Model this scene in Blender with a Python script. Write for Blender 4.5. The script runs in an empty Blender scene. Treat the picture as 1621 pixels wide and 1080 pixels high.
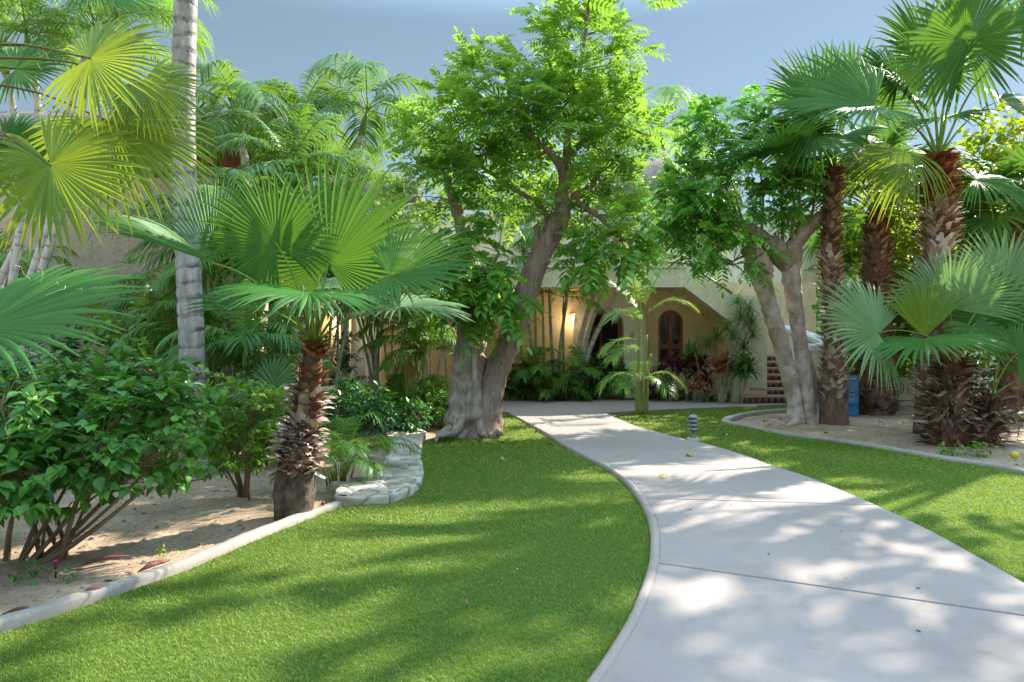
import bpy, math, random
import numpy as np
from mathutils import Vector
from mathutils.geometry import tessellate_polygon
R = math.radians
rng = np.random.default_rng(7); random.seed(7)
SC = bpy.context.scene
# ------------------------------------------------------------------ camera, sky, sun, exposure
H = 1.5; F = 1080.0; CX = 810.5; HY = 548.0
cam_d = bpy.data.cameras.new('camera'); cam = bpy.data.objects.new('camera', cam_d)
SC.collection.objects.link(cam); SC.camera = cam
cam.location = (0, 0, H); cam.rotation_euler = (R(90), 0, 0)
cam_d.sensor_width = 36; cam_d.lens = 36*F/1621; cam_d.shift_y = (HY-540)/1621
cam_d.clip_start = .05; cam_d.clip_end = 1000
SUN_EL = 35.0; SUN_AZ = 47.0       # azimuth measured from +Y towards +X
wd = bpy.data.worlds.new('World'); SC.world = wd; wd.use_nodes = True
nt = wd.node_tree; nt.nodes.clear()
wo = nt.nodes.new('ShaderNodeOutputWorld'); bg = nt.nodes.new('ShaderNodeBackground')
sk = nt.nodes.new('ShaderNodeTexSky'); sk.sky_type = 'NISHITA'; sk.sun_disc = False
sk.sun_elevation = R(SUN_EL); sk.sun_rotation = R(SUN_AZ)
sk.air_density = 1.0; sk.dust_density = 0.1; sk.ozone_density = 1.6
mxs = nt.nodes.new('ShaderNodeMix'); mxs.data_type = 'RGBA'; mxs.inputs[0].default_value = .55   # high thin overcast evens the sky out
nt.links.new(sk.outputs[0], mxs.inputs[6]); mxs.inputs[7].default_value = (1.45, 1.98, 1.92, 1)
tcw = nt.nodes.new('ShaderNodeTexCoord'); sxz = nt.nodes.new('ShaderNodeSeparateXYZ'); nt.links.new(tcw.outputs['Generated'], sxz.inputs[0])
mr = nt.nodes.new('ShaderNodeMapRange'); mr.interpolation_type = 'SMOOTHSTEP'; nt.links.new(sxz.outputs[2], mr.inputs[0])      # added fill light: sky dimmed within view, brightened steeply above its top edge
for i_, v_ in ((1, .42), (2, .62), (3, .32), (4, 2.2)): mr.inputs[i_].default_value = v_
cn = nt.nodes.new('ShaderNodeTexNoise'); cn.inputs['Scale'].default_value = 2.2; cn.inputs['Detail'].default_value = 6; cn.inputs['Roughness'].default_value = .55
cm = nt.nodes.new('ShaderNodeMapping'); cm.inputs['Scale'].default_value = (1, 1, 3.5); nt.links.new(tcw.outputs['Generated'], cm.inputs[0]); nt.links.new(cm.outputs[0], cn.inputs['Vector'])
cr_ = nt.nodes.new('ShaderNodeMapRange'); nt.links.new(cn.outputs[0], cr_.inputs[0]); cr_.inputs[1].default_value = .45; cr_.inputs[2].default_value = .75; cr_.inputs[4].default_value = .3
mxc = nt.nodes.new('ShaderNodeMix'); mxc.data_type = 'RGBA'; nt.links.new(cr_.outputs[0], mxc.inputs[0]); nt.links.new(mxs.outputs[2], mxc.inputs[6]); mxc.inputs[7].default_value = (2.9, 3.1, 3.2, 1); mxs = mxc
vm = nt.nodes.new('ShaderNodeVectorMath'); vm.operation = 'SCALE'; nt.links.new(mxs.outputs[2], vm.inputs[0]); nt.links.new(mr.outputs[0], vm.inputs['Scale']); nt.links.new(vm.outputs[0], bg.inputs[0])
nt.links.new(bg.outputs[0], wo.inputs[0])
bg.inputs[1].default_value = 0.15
sl = bpy.data.lights.new('sun', 'SUN'); so = bpy.data.objects.new('sun', sl); SC.collection.objects.link(so)
sl.energy = 3.6; sl.angle = R(.6); sl.color = (1, .93, .80)
sd = Vector((math.sin(R(SUN_AZ))*math.cos(R(SUN_EL)), math.cos(R(SUN_AZ))*math.cos(R(SUN_EL)), math.sin(R(SUN_EL))))
so.rotation_euler = sd.to_track_quat('Z', 'Y').to_euler(); so.location = (12, 12, 14)
SC.view_settings.view_transform = 'Standard'; SC.view_settings.look = 'None'
SC.view_settings.gamma = 1; SC.view_settings.exposure = 1.98
SC.render.engine = 'CYCLES'
SC.cycles.max_bounces = 10; SC.cycles.diffuse_bounces = 8; SC.cycles.glossy_bounces = 2
SC.cycles.transmission_bounces = 8; SC.cycles.transparent_max_bounces = 4
SC.cycles.use_denoising = True
try: SC.cycles.denoiser = 'OPENIMAGEDENOISE'
except Exception: pass

# ------------------------------------------------------------------ helpers
def W(px, py, Y):   # where a sight line meets the vertical plane at depth Y
    return np.array([(px-CX)*Y/F, Y, H-(py-HY)*Y/F])
def G(px, py, z=0.0):
    Y = F*(H-z)/(py-HY); return np.array([(px-CX)*Y/F, Y, z])
def A(*a): return np.array(a, float)
def nrm(v):
    v = np.asarray(v, float); n = np.linalg.norm(v, axis=-1, keepdims=True); return v/np.maximum(n, 1e-9)
def U(a=0, b=1, n=None): return rng.uniform(a, b, n)
_ph = rng.uniform(0, 6.28, (24, 3)); _dr = nrm(rng.normal(size=(24, 3)))
def noise(p, f=1.0, seed=0):           # smooth pseudo noise, about -1..1
    p = np.asarray(p, float)*f; s = 0
    for k in range(6):
        i = (k+seed*5) % 24; q = p@_dr[i]*(1+.37*k)+_ph[i, 0]
        s = s+np.sin(q*2.1+1.7*np.sin(p@_dr[(i+7) % 24]*1.3+_ph[i, 1]))
    return s/4.0
ORG = {}
class MB:
    def __init__(s): s.V = []; s.F = []; s.r = []; s.t = []; s.m = []; s.n = 0; s.sm = []
    def add(s, V, F, r=.5, t=0., m=0, smooth=True):
        V = np.asarray(V, float).reshape(-1, 3); n = len(V)
        if not isinstance(F, list): F = [F]
        elif F and isinstance(F[0], tuple): F = [np.array(F)]
        for f in F:
            f = np.asarray(f, int)
            if len(f) == 0: continue
            s.F.append(f+s.n); s.m.append(np.full(len(f), m)); s.sm.append(np.full(len(f), smooth))
        s.V.append(V); s.r.append(np.broadcast_to(r, (n,)).astype(float)); s.t.append(np.broadcast_to(t, (n,)).astype(float)); s.n += n
        return s
    def build(s, name, mats, parent=None, org=None):
        V = np.concatenate(s.V)
        if org is None: org = ORG.get(parent.name, np.zeros(3)) if parent else np.zeros(3)
        V = V-np.asarray(org)
        me = bpy.data.meshes.new(name)
        loops = np.concatenate([f.ravel() for f in s.F]); sz = np.concatenate([np.full(len(f), f.shape[1]) for f in s.F])
        st = np.concatenate([[0], np.cumsum(sz)[:-1]])
        me.vertices.add(len(V)); me.vertices.foreach_set('co', V.ravel().astype(np.float32))
        me.loops.add(len(loops)); me.loops.foreach_set('vertex_index', loops.astype(np.int32))
        me.polygons.add(len(sz)); me.polygons.foreach_set('loop_start', st.astype(np.int32))
        me.polygons.foreach_set('loop_total', sz.astype(np.int32))
        me.polygons.foreach_set('material_index', np.concatenate(s.m).astype(np.int32))
        me.polygons.foreach_set('use_smooth', np.concatenate(s.sm))
        if not isinstance(mats, (list, tuple)): mats = [mats]
        for m in mats: me.materials.append(m)
        for nm, arr in (('rnd', s.r), ('tl', s.t)):
            a = me.attributes.new(nm, 'FLOAT', 'POINT'); a.data.foreach_set('value', np.concatenate(arr).astype(np.float32))
        me.update(calc_edges=True); me.validate()
        o = bpy.data.objects.new(name, me); SC.collection.objects.link(o)
        if parent: o.parent = parent; ORG[o.name] = org
        else: o.location = Vector(org)
        ORG[o.name] = np.asarray(org)
        return o
def thing(name, label, cat, loc, group=None):
    o = bpy.data.objects.new(name, None); SC.collection.objects.link(o); o.location = Vector(loc)
    o.empty_display_size = .2
    tag(o, label, cat, group); ORG[o.name] = np.asarray(loc, float); return o
def tag(o, label=None, cat=None, group=None, kind=None):
    for k, v in (('label', label), ('category', cat), ('group', group), ('kind', kind)):
        if v: o[k] = v
    return o
def struct(o): o['kind'] = 'structure'; return o
def copy_tree(o, parent=None):
    c = o.copy(); SC.collection.objects.link(c)
    if parent: c.parent = parent
    for ch in o.children: copy_tree(ch, c)
    return c
def tube(pts, rad, n=10, wob=0., wf=3., cap=True, ribs=0, ribd=0., sq=1.0):
    pts = np.asarray(pts, float); m = len(pts); rad = np.broadcast_to(rad, (m,)).astype(float)
    T = nrm(np.gradient(pts, axis=0)); up = A(0, 1, 0) if abs(T[0] @ A(0, 1, 0)) < .9 else A(1, 0, 0)
    Nn = []; cur = nrm(up-T[0]*(up@T[0]))
    for i in range(m):
        cur = nrm(cur-T[i]*(cur@T[i])); Nn.append(cur)
    Nn = np.array(Nn); B = np.cross(T, Nn); a = np.arange(n)*2*np.pi/n
    d = Nn[:, None]*np.cos(a)[None, :, None]+B[:, None]*np.sin(a)[None, :, None]*sq
    r = rad[:, None]*np.ones(n)
    if ribs: r = r*(1+ribd*np.sin(a*ribs+.6*np.sin(pts[:, 2:3]*3))[:, :])
    V = pts[:, None]+d*r[..., None]
    if wob: V = V+d*(rad[:, None]*wob*noise(V, wf))[..., None]
    L = np.concatenate([[0], np.cumsum(np.linalg.norm(np.diff(pts, axis=0), axis=1))])
    i = np.arange(m-1)[:, None]*n; j = np.arange(n)[None]; k = (j+1) % n
    Fq = np.stack([i+j, i+k, i+k+n, i+j+n], -1).reshape(-1, 4)
    V = V.reshape(-1, 3); t = np.repeat(L, n); Fs = [Fq]
    if cap:
        V = np.vstack([V, pts[:1], pts[-1:]]); t = np.append(t, [0, L[-1]]); c0 = m*n; jj = np.arange(n)
        Fs += [np.stack([np.full(n, c0), (jj+1) % n, jj], -1), np.stack([np.full(n, c0+1), (m-1)*n+jj, (m-1)*n+(jj+1) % n], -1)]
    return V, Fs, t
def spline(ctrl, n=16, extra=None):
    """Catmull-Rom through control points; columns beyond 3 (radius) are interpolated too"""
    P = np.asarray(ctrl, float); m = len(P)
    if m == 2: t = np.linspace(0, 1, n)[:, None]; return P[0]*(1-t)+P[1]*t
    Q = np.vstack([2*P[0]-P[1], P, 2*P[-1]-P[-2]]); out = []
    for u in np.linspace(0, m-1-1e-6, n):
        i = int(u); f = u-i; a, b, c, d = Q[i:i+4]
        out.append(.5*((2*b)+(-a+c)*f+(2*a-5*b+4*c-d)*f*f+(-a+3*b-3*c+d)*f**3))
    return np.array(out)
def grid_leaf(ts, ws, fold=.25, droop=.15, cols=3):
    """leaf template along +x, length 1; ts stations, ws half widths"""
    V = []
    for t, w in zip(ts, ws):
        z = -droop*t*t
        for c in np.linspace(-1, 1, cols): V.append((t, c*w, z+abs(c)*w*fold))
    F = []; m = len(ts)
    for i in range(m-1):
        for c in range(cols-1): a = i*cols+c; F.append((a, a+cols, a+cols+1, a+1))
    return np.array(V), np.array(F)
LEAF_OV = grid_leaf([0, .18, .45, .75, 1], [.02, .2, .27, .17, .0], .3, .18)
LEAF_PIN = grid_leaf([0, .15, .5, .8, 1], [.02, .13, .19, .13, .01], .25, .2)
LEAF_SM = grid_leaf([0, .35, .75, 1], [.03, .25, .2, .01], .3, .15)
LEAF_HEART = grid_leaf([0, .08, .25, .45, .65, .85, 1], [.05, .27, .38, .36, .25, .1, .0], .22, .25, 5)
LEAF_ROUND = grid_leaf([0, .15, .5, .85, 1], [.05, .33, .45, .33, .05], .15, .1)
LEAF_STRAP = grid_leaf([0, .3, .65, 1], [.03, .05, .045, .0], .5, .35)
LEAF_CORD = grid_leaf([0, .25, .55, .85, 1], [.03, .1, .13, .07, .0], .4, .4)
def frames(x, z):
    x = nrm(x); z = np.asarray(z, float); z = nrm(z-x*np.sum(x*z, -1, keepdims=True)); y = np.cross(z, x)
    return np.stack([x, y, z], -1)      # columns
def scatter(mb, tpl, pos, dirs, nor, size, rnd, m=0):
    V, Fc = tpl; N = len(pos); M = frames(dirs, nor)
    size = np.broadcast_to(size, (N,))
    P = np.einsum('nij,vj->nvi', M, V)*size[:, None, None]+np.asarray(pos)[:, None]
    Ff = (Fc[None]+(np.arange(N)*len(V))[:, None, None]).reshape(-1, Fc.shape[1])
    mb.add(P, Ff, np.repeat(rnd, len(V)), np.tile(V[:, 0], N), m)
def rdir(n, zmin=-1, zmax=1):
    z = U(zmin, zmax, n); a = U(0, 2*np.pi, n); s = np.sqrt(1-z*z); return np.stack([s*np.cos(a), s*np.sin(a), z], -1)
def box(mb, lo, hi, m=0, r=.5):
    x0, y0, z0 = lo; x1, y1, z1 = hi
    V = [(x0, y0, z0), (x1, y0, z0), (x1, y1, z0), (x0, y1, z0), (x0, y0, z1), (x1, y0, z1), (x1, y1, z1), (x0, y1, z1)]
    mb.add(V, [(0, 3, 2, 1), (4, 5, 6, 7), (0, 1, 5, 4), (1, 2, 6, 5), (2, 3, 7, 6), (3, 0, 4, 7)], r, m=m, smooth=False)
def prism(mb, poly, z0, z1, m=0, bottom=True, bev=0.):
    """extruded plan polygon (n,2); z0,z1 numbers"""
    P = np.asarray(poly, float)[:, :2]; n = len(P)
    ar = .5*np.sum(P[:, 0]*np.roll(P[:, 1], -1)-np.roll(P[:, 0], -1)*P[:, 1])
    if ar < 0: P = P[::-1]
    tri = np.array(tessellate_polygon([[Vector((x, y, 0)) for x, y in P]]))
    def up(tr):
        a = P[tr[:, 0]]; b = P[tr[:, 1]]; c = P[tr[:, 2]]
        cr = (b[:, 0]-a[:, 0])*(c[:, 1]-a[:, 1])-(b[:, 1]-a[:, 1])*(c[:, 0]-a[:, 0])
        tr = tr.copy(); tr[cr < 0] = tr[cr < 0][:, ::-1]; return tr
    tri = up(tri); j = np.arange(n); k = (j+1) % n
    if bev:
        e = nrm(np.roll(P, -1, 0)-P); nn = np.stack([e[:, 1], -e[:, 0]], -1); av = nrm(nn+np.roll(nn, 1, 0))
        Pi = P-av*bev
        V = np.vstack([np.c_[P, np.full(n, z0)], np.c_[P, np.full(n, z1-bev)], np.c_[Pi, np.full(n, z1)]])
        Fs = [np.stack([j, k, k+n, j+n], -1), np.stack([j+n, k+n, k+2*n, j+2*n], -1), tri+2*n]
    else:
        V = np.vstack([np.c_[P, np.full(n, z0)], np.c_[P, np.full(n, z1)]])
        Fs = [np.stack([j, k, k+n, j+n], -1), tri+n]
    if bottom: Fs.append(tri[:, ::-1])
    mb.add(V, Fs, m=m, smooth=False)
def sweep(mb, pts, prof, m=0, smooth=True, closed_prof=True, jit=0.):
    """sweep profile (side, up) along pts (n,3); side is to the right of travel"""
    pts = np.asarray(pts, float); T = np.gradient(pts, axis=0); T[:, 2] = 0; T = nrm(T)
    S = np.stack([T[:, 1], -T[:, 0], np.zeros(len(T))], -1); pr = np.asarray(prof, float); n = len(pr)
    V = pts[:, None]+S[:, None]*pr[None, :, 0:1]+A(0, 0, 1)*pr[None, :, 1:2]
    if jit: V = V+noise(V, 6)[..., None]*jit*A(.5, .5, 1)
    m_ = len(pts); i = np.arange(m_-1)[:, None]*n; j = np.arange(n if closed_prof else n-1)[None]; k = (j+1) % n
    Fq = np.stack([i+j, i+j+n, i+k+n, i+k], -1).reshape(-1, 4)
    Fs = [Fq]; V = V.reshape(-1, 3)
    L = np.concatenate([[0], np.cumsum(np.linalg.norm(np.diff(pts, axis=0), axis=1))])
    mb.add(V, Fs, m=m, smooth=smooth, t=np.repeat(L, n))
    if closed_prof:
        mb.add(V[:n], [np.arange(n)[None, :]], m=m, smooth=False); mb.add(V[-n:], [np.arange(n)[None, ::-1]], m=m, smooth=False)
def inpoly(P, poly):
    x, y = P[:, 0], P[:, 1]; c = np.zeros(len(P), bool); q = np.asarray(poly)[:, :2]
    for (x1, y1), (x2, y2) in zip(q, np.roll(q, -1, 0)):
        if y1 == y2: continue
        c ^= ((y1 > y) != (y2 > y)) & (x < (x2-x1)*(y-y1)/(y2-y1)+x1)
    return c

# ------------------------------------------------------------------ materials
def mat(name):
    m = bpy.data.materials.new(name); m.use_nodes = True; n = m.node_tree; n.nodes.clear()
    out = n.nodes.new('ShaderNodeOutputMaterial'); p = n.nodes.new('ShaderNodeBsdfPrincipled')
    n.links.new(p.outputs[0], out.inputs[0]); return m, n, p, out
def nd(n, t, **kw):
    x = n.nodes.new(t)
    for k, v in kw.items():
        if k.startswith('i_'):
            key = k[2:]; key = int(key) if key.isdigit() else key.replace('_', ' ')
            x.inputs[key].default_value = v
        else: setattr(x, k, v)
    return x
def ramp(n, fac, stops, interp='LINEAR'):
    r = n.nodes.new('ShaderNodeValToRGB'); r.color_ramp.interpolation = interp; e = r.color_ramp.elements
    while len(e) < len(stops): e.new(.5)
    for q, (p, c) in zip(e, stops): q.position = p; q.color = (*c, 1) if len(c) == 3 else c
    n.links.new(fac, r.inputs[0]); return r.outputs[0]
def coord(n, scale=(1, 1, 1), kind='Object'):
    tc = n.nodes.new('ShaderNodeTexCoord'); mp = n.nodes.new('ShaderNodeMapping'); mp.inputs['Scale'].default_value = scale
    n.links.new(tc.outputs[kind], mp.inputs[0]); return mp.outputs[0]
def tnoise(n, co, s, d=4, r=.6, out=0):
    x = nd(n, 'ShaderNodeTexNoise'); x.inputs['Scale'].default_value = s; x.inputs['Detail'].default_value = d
    x.inputs['Roughness'].default_value = r; n.links.new(co, x.inputs['Vector']); return x.outputs[out]
def mixc(n, f, a, b, mode='MIX'):
    x = n.nodes.new('ShaderNodeMix'); x.data_type = 'RGBA'; x.blend_type = mode
    for idx, v in ((0, f), (6, a), (7, b)):
        if isinstance(v, (int, float)): x.inputs[idx].default_value = v
        elif isinstance(v, tuple): x.inputs[idx].default_value = (*v, 1)
        else: n.links.new(v, x.inputs[idx])
    return x.outputs[2]
def bump(n, h, p, st=.3, dist=.02, prev=None):
    b = nd(n, 'ShaderNodeBump'); b.inputs['Strength'].default_value = st; b.inputs['Distance'].default_value = dist
    n.links.new(h, b.inputs['Height'])
    if prev: n.links.new(prev, b.inputs['Normal'])
    if p: n.links.new(b.outputs[0], p.inputs['Normal'])
    return b.outputs[0]
def attr(n, name):
    a = nd(n, 'ShaderNodeAttribute'); a.attribute_name = name; return a.outputs['Fac']
def leafmat(name, stops, trans=(.30, .42, .05), tf=.4, rough=.45, spec=.35, tips=None, nsc=1.2):
    m, n, p, out = mat(name); f = attr(n, 'rnd')
    nz = tnoise(n, coord(n), nsc, 2)
    a = nd(n, 'ShaderNodeMath', operation='MULTIPLY_ADD'); n.links.new(nz, a.inputs[0]); a.inputs[1].default_value = .5
    sb = nd(n, 'ShaderNodeMath', operation='SUBTRACT'); n.links.new(f, sb.inputs[0]); sb.inputs[1].default_value = .25
    n.links.new(sb.outputs[0], a.inputs[2])
    c = ramp(n, a.outputs[0], stops)
    if tips:
        t = attr(n, 'tl'); c = mixc(n, ramp(n, t, [(tips[1], (0, 0, 0)), (tips[2], (1, 1, 1))]), c, tips[0])
    n.links.new(c, p.inputs['Base Color']); p.inputs['Roughness'].default_value = rough
    p.inputs['Specular IOR Level'].default_value = spec
    tr = nd(n, 'ShaderNodeBsdfTranslucent'); tc = mixc(n, .55, c, trans); n.links.new(tc, tr.inputs[0])
    mx = nd(n, 'ShaderNodeMixShader'); mx.inputs[0].default_value = tf
    n.links.new(p.outputs[0], mx.inputs[1]); n.links.new(tr.outputs[0], mx.inputs[2]); n.links.new(mx.outputs[0], out.inputs[0])
    return m
def surf(name, stops, scale=(1, 1, 1), ns=5, det=6, rough=.8, bst=.4, bd=.02, bs=None, metal=0, spec=.3, rr=.6):
    m, n, p, out = mat(name); co = coord(n, scale); f = tnoise(n, co, ns, det, rr)
    n.links.new(ramp(n, f, stops), p.inputs['Base Color']); p.inputs['Roughness'].default_value = rough
    p.inputs['Metallic'].default_value = metal; p.inputs['Specular IOR Level'].default_value = spec
    if bst: bump(n, tnoise(n, co, bs or ns*4, 5, .65), p, bst, bd)
    return m
M = {}
# foliage
g = leafmat
M['fan'] = g('fan_leaf', [(0, (0.020, 0.085, 0.013)), (.5, (0.040, 0.149, 0.020)), (1, (0.087, 0.219, 0.029))], (.26, .46, .03), .30, .5, .25, ((.34, .30, .13), .955, 1.0))
M['fanyel'] = g('fan_leaf_yellowing', [(0, (0.065, 0.156, 0.013)), (.5, (0.130, 0.247, 0.018)), (1, (0.260, 0.338, 0.026))], (.5, .55, .02), .42, .42, .4, ((.45, .36, .08), .88, 1.0))
M['fanblue'] = g('fan_leaf_blue', [(0, (0.068, 0.156, 0.056)), (.5, (0.123, 0.234, 0.080)), (1, (0.205, 0.325, 0.112))], (.3, .48, .1), .3, .45, .4, ((.4, .36, .2), .95, 1.0))
M['areca'] = g('areca_leaf', [(0, (0.030, 0.105, 0.015)), (.5, (0.070, 0.196, 0.026)), (1, (0.185, 0.320, 0.037))], (.36, .52, .02), 0.30, .45, .3, ((.3, .26, .06), .93, 1.05))
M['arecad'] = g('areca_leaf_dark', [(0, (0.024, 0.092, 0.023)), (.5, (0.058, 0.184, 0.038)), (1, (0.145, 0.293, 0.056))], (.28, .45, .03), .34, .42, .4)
M['arecap'] = g('areca_leaf_pale', [(0, (0.078, 0.195, 0.039)), (.5, (0.156, 0.325, 0.052)), (1, (0.286, 0.442, 0.078))], (.36, .55, .06), .38, .42, .4)
M['tree'] = g('pinnate_leaf', [(0, (0.043, 0.155, 0.024)), (.45, (0.098, 0.275, 0.044)), (1, (0.254, 0.448, 0.062))], (.42, .62, .03), .45, .45, .35)
M['treed'] = g('pinnate_leaf_dark', [(0, (0.062, 0.204, 0.033)), (.5, (0.134, 0.385, 0.051)), (1, (0.337, 0.678, 0.070))], (.18, .36, .03), .32, .35, .5)
M['bush'] = g('broad_leaf', [(0, (0.034, 0.133, 0.023)), (.5, (0.076, 0.237, 0.042)), (1, (0.171, 0.399, 0.067))], (.25, .45, .03), .3, .4, .4)
M['bushl'] = g('light_leaf', [(0, (0.051, 0.170, 0.017)), (.5, (0.119, 0.306, 0.031)), (1, (0.289, 0.476, 0.051))], (.36, .5, .03), .36, .45, .35)
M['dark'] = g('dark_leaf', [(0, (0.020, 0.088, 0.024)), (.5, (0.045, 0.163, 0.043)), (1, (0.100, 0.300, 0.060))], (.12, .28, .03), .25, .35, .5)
M['grape'] = g('round_leaf', [(0, (.06, .13, .010)), (.5, (.15, .24, .018)), (.9, (.30, .33, .03)), (1, (.5, .16, .04))], (.62, .75, .03), .45, .45, .35)
M['drac'] = g('strap_leaf', [(0, (0.032, 0.112, 0.032)), (.5, (0.080, 0.208, 0.048)), (1, (0.160, 0.320, 0.080))], (.22, .4, .05), .3, .4, .4)
M['cord'] = g('purple_leaf', [(0, (.035, .015, .018)), (.5, (.09, .03, .04)), (.85, (.22, .05, .09)), (1, (.06, .1, .03))], (.35, .06, .08), .3, .4, .4)
M['brom'] = g('coral_leaf', [(0, (.25, .08, .05)), (.5, (.42, .17, .09)), (1, (.50, .28, .15))], (.6, .2, .08), .3, .45, .35)
M['fiber'] = surf('pale_fibre', [(0, (.4, .36, .22)), (1, (.55, .5, .33))], bst=0)
def plain(name, c0, c1, ns=6, **k): return surf(name, [(.3, c0), (.7, c1)], ns=ns, **k)
M['petiole'] = plain('green_petiole', (.10, .20, .02), (.20, .28, .05), rough=.45, bst=.1)
M['petdark'] = plain('brown_petiole', (.07, .05, .02), (.13, .12, .03), rough=.5, bst=.1)
M['rachis'] = plain('frond_rib', (.12, .20, .03), (.26, .30, .07), rough=.5, bst=0)
M['cane'] = None
def ringbark(name, c0, c1, ringc, fr, st=.5, rw=.2, irr=1.):
    m, n, p, out = mat(name); t = attr(n, 'tl'); co = coord(n, (1, 1, 1))
    nz = tnoise(n, co, 3, 3); a = nd(n, 'ShaderNodeMath', operation='MULTIPLY_ADD'); n.links.new(nz, a.inputs[0]); a.inputs[1].default_value = .5*irr/fr
    n.links.new(t, a.inputs[2]); b = nd(n, 'ShaderNodeMath', operation='MULTIPLY'); n.links.new(a.outputs[0], b.inputs[0]); b.inputs[1].default_value = fr
    f = nd(n, 'ShaderNodeMath', operation='FRACT'); n.links.new(b.outputs[0], f.inputs[0])
    base = ramp(n, tnoise(n, coord(n, (6, 6, 1.2)), 2.5, 6, .7), [(.3, c0), (.7, c1)])
    rg = ramp(n, f.outputs[0], [(0, (1, 1, 1)), (rw*.4, (1, 1, 1)), (rw, (0, 0, 0)), (.92, (0, 0, 0)), (1, (1, 1, 1))]); rg = mixc(n, ramp(n, tnoise(n, co, 5, 4, .7), [(.38, (0, 0, 0)), (.6, (.9, .9, .9))]), (0, 0, 0), rg)
    n.links.new(mixc(n, rg, base, ringc), p.inputs['Base Color']); p.inputs['Roughness'].default_value = .75
    b1 = bump(n, tnoise(n, co, 30, 5, .7), None, .35, .01); inv = nd(n, 'ShaderNodeInvert'); n.links.new(rg, inv.inputs[1])
    bump(n, inv.outputs[0], p, st, .012, b1); return m
M['cane'] = ringbark('ringed_cane', (.20, .21, .13), (.46, .44, .34), (.20, .16, .09), 5)
M['caneg'] = ringbark('green_cane', (.16, .24, .05), (.34, .36, .12), (.30, .26, .12), 8)
M['canel'] = ringbark('pale_cane', (.38, .35, .31), (.62, .59, .55), (.24, .20, .17), 5)
M['coco'] = ringbark('coconut_bark', (.15, .135, .13), (.46, .43, .41), (.07, .058, .05), 5.5, .9, .35, 2.6)
M['palmbark'] = ringbark('cracked_palm_bark', (.07, .045, .032), (.20, .145, .11), (.06, .042, .032), 30, .6, .3, 4.)
M['palmfib'] = None
def bark(name, stops, sc=(5, 5, .9), bst=.9, bd=.03, patch=None):
    m, n, p, out = mat(name); co = coord(n, sc); f = tnoise(n, co, 2.2, 8, .7); c = ramp(n, f, stops)
    if patch: c = mixc(n, ramp(n, tnoise(n, coord(n), 2.3, 3), [(.48, (0, 0, 0)), (.62, (1, 1, 1))]), c, patch)
    n.links.new(c, p.inputs['Base Color']); p.inputs['Roughness'].default_value = .85; p.inputs['Specular IOR Level'].default_value = .2
    b = bump(n, tnoise(n, co, 5, 8, .7), None, bst, bd); bump(n, tnoise(n, coord(n), 60, 4), p, .3, .004, b); return m
M['bark'] = bark('grey_bark', [(.3, (.13, .095, .075)), (.45, (.38, .295, .24)), (.68, (.62, .52, .44))], (6, 6, .7), 1.0, .05, (.36, .27, .20))
M['barkd'] = bark('dark_bark', [(.28, (.09, .06, .05)), (.48, (.28, .2, .165)), (.72, (.48, .37, .31))], (6, 6, .9), 1.0, .04, (.30, .21, .155))
M['barkp'] = bark('pale_smooth_bark', [(.25, (.32, .235, .20)), (.5, (.56, .45, .39)), (.8, (.72, .63, .57))], (4, 4, 2.6), .8, .03, (.36, .26, .2))
M['palmbark'] = bark('cracked_palm_bark', [(.3, (.045, .03, .022)), (.5, (.13, .092, .068)), (.72, (.27, .20, .15))], (5, 5, 3.2), 1.0, .03)
M['palmfib'] = bark('fibrous_palm_bark', [(.25, (.07, .04, .028)), (.5, (.19, .11, .075)), (.75, (.36, .26, .2))], (7, 7, 3), .9, .03)
M['twig'] = plain('twig_bark', (.14, .09, .05), (.30, .22, .14), bst=.2)
def boots(name, stops):
    m, n, p, out = mat(name); c = ramp(n, attr(n, 'rnd'), stops); c = mixc(n, .5, c, ramp(n, tnoise(n, coord(n, (1, 1, .4)), 22, 5), [(.3, (.03, .018, .012)), (.7, (.62, .5, .42))]), 'OVERLAY')
    n.links.new(c, p.inputs['Base Color']); p.inputs['Roughness'].default_value = .8; p.inputs['Specular IOR Level'].default_value = .2
    bump(n, tnoise(n, coord(n, (4, 4, 1)), 25, 5), p, .5, .008); return m
M['bootred'] = boots('red_brown_boots', [(0, (.15, .045, .022)), (.5, (.32, .11, .05)), (1, (.48, .25, .14))])
M['bootgrey'] = boots('papery_grey_boots', [(0, (.24, .13, .09)), (.35, (.45, .33, .27)), (.7, (.62, .54, .50)), (1, (.78, .75, .74))])
M['bootbrown'] = boots('brown_boots', [(0, (.13, .065, .04)), (.5, (.31, .18, .12)), (1, (.52, .40, .31))])
M['bootdark'] = boots('dark_shaggy_boots', [(0, (.06, .035, .025)), (.5, (.19, .11, .075)), (.85, (.36, .26, .2)), (1, (.55, .48, .42))])
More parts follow.
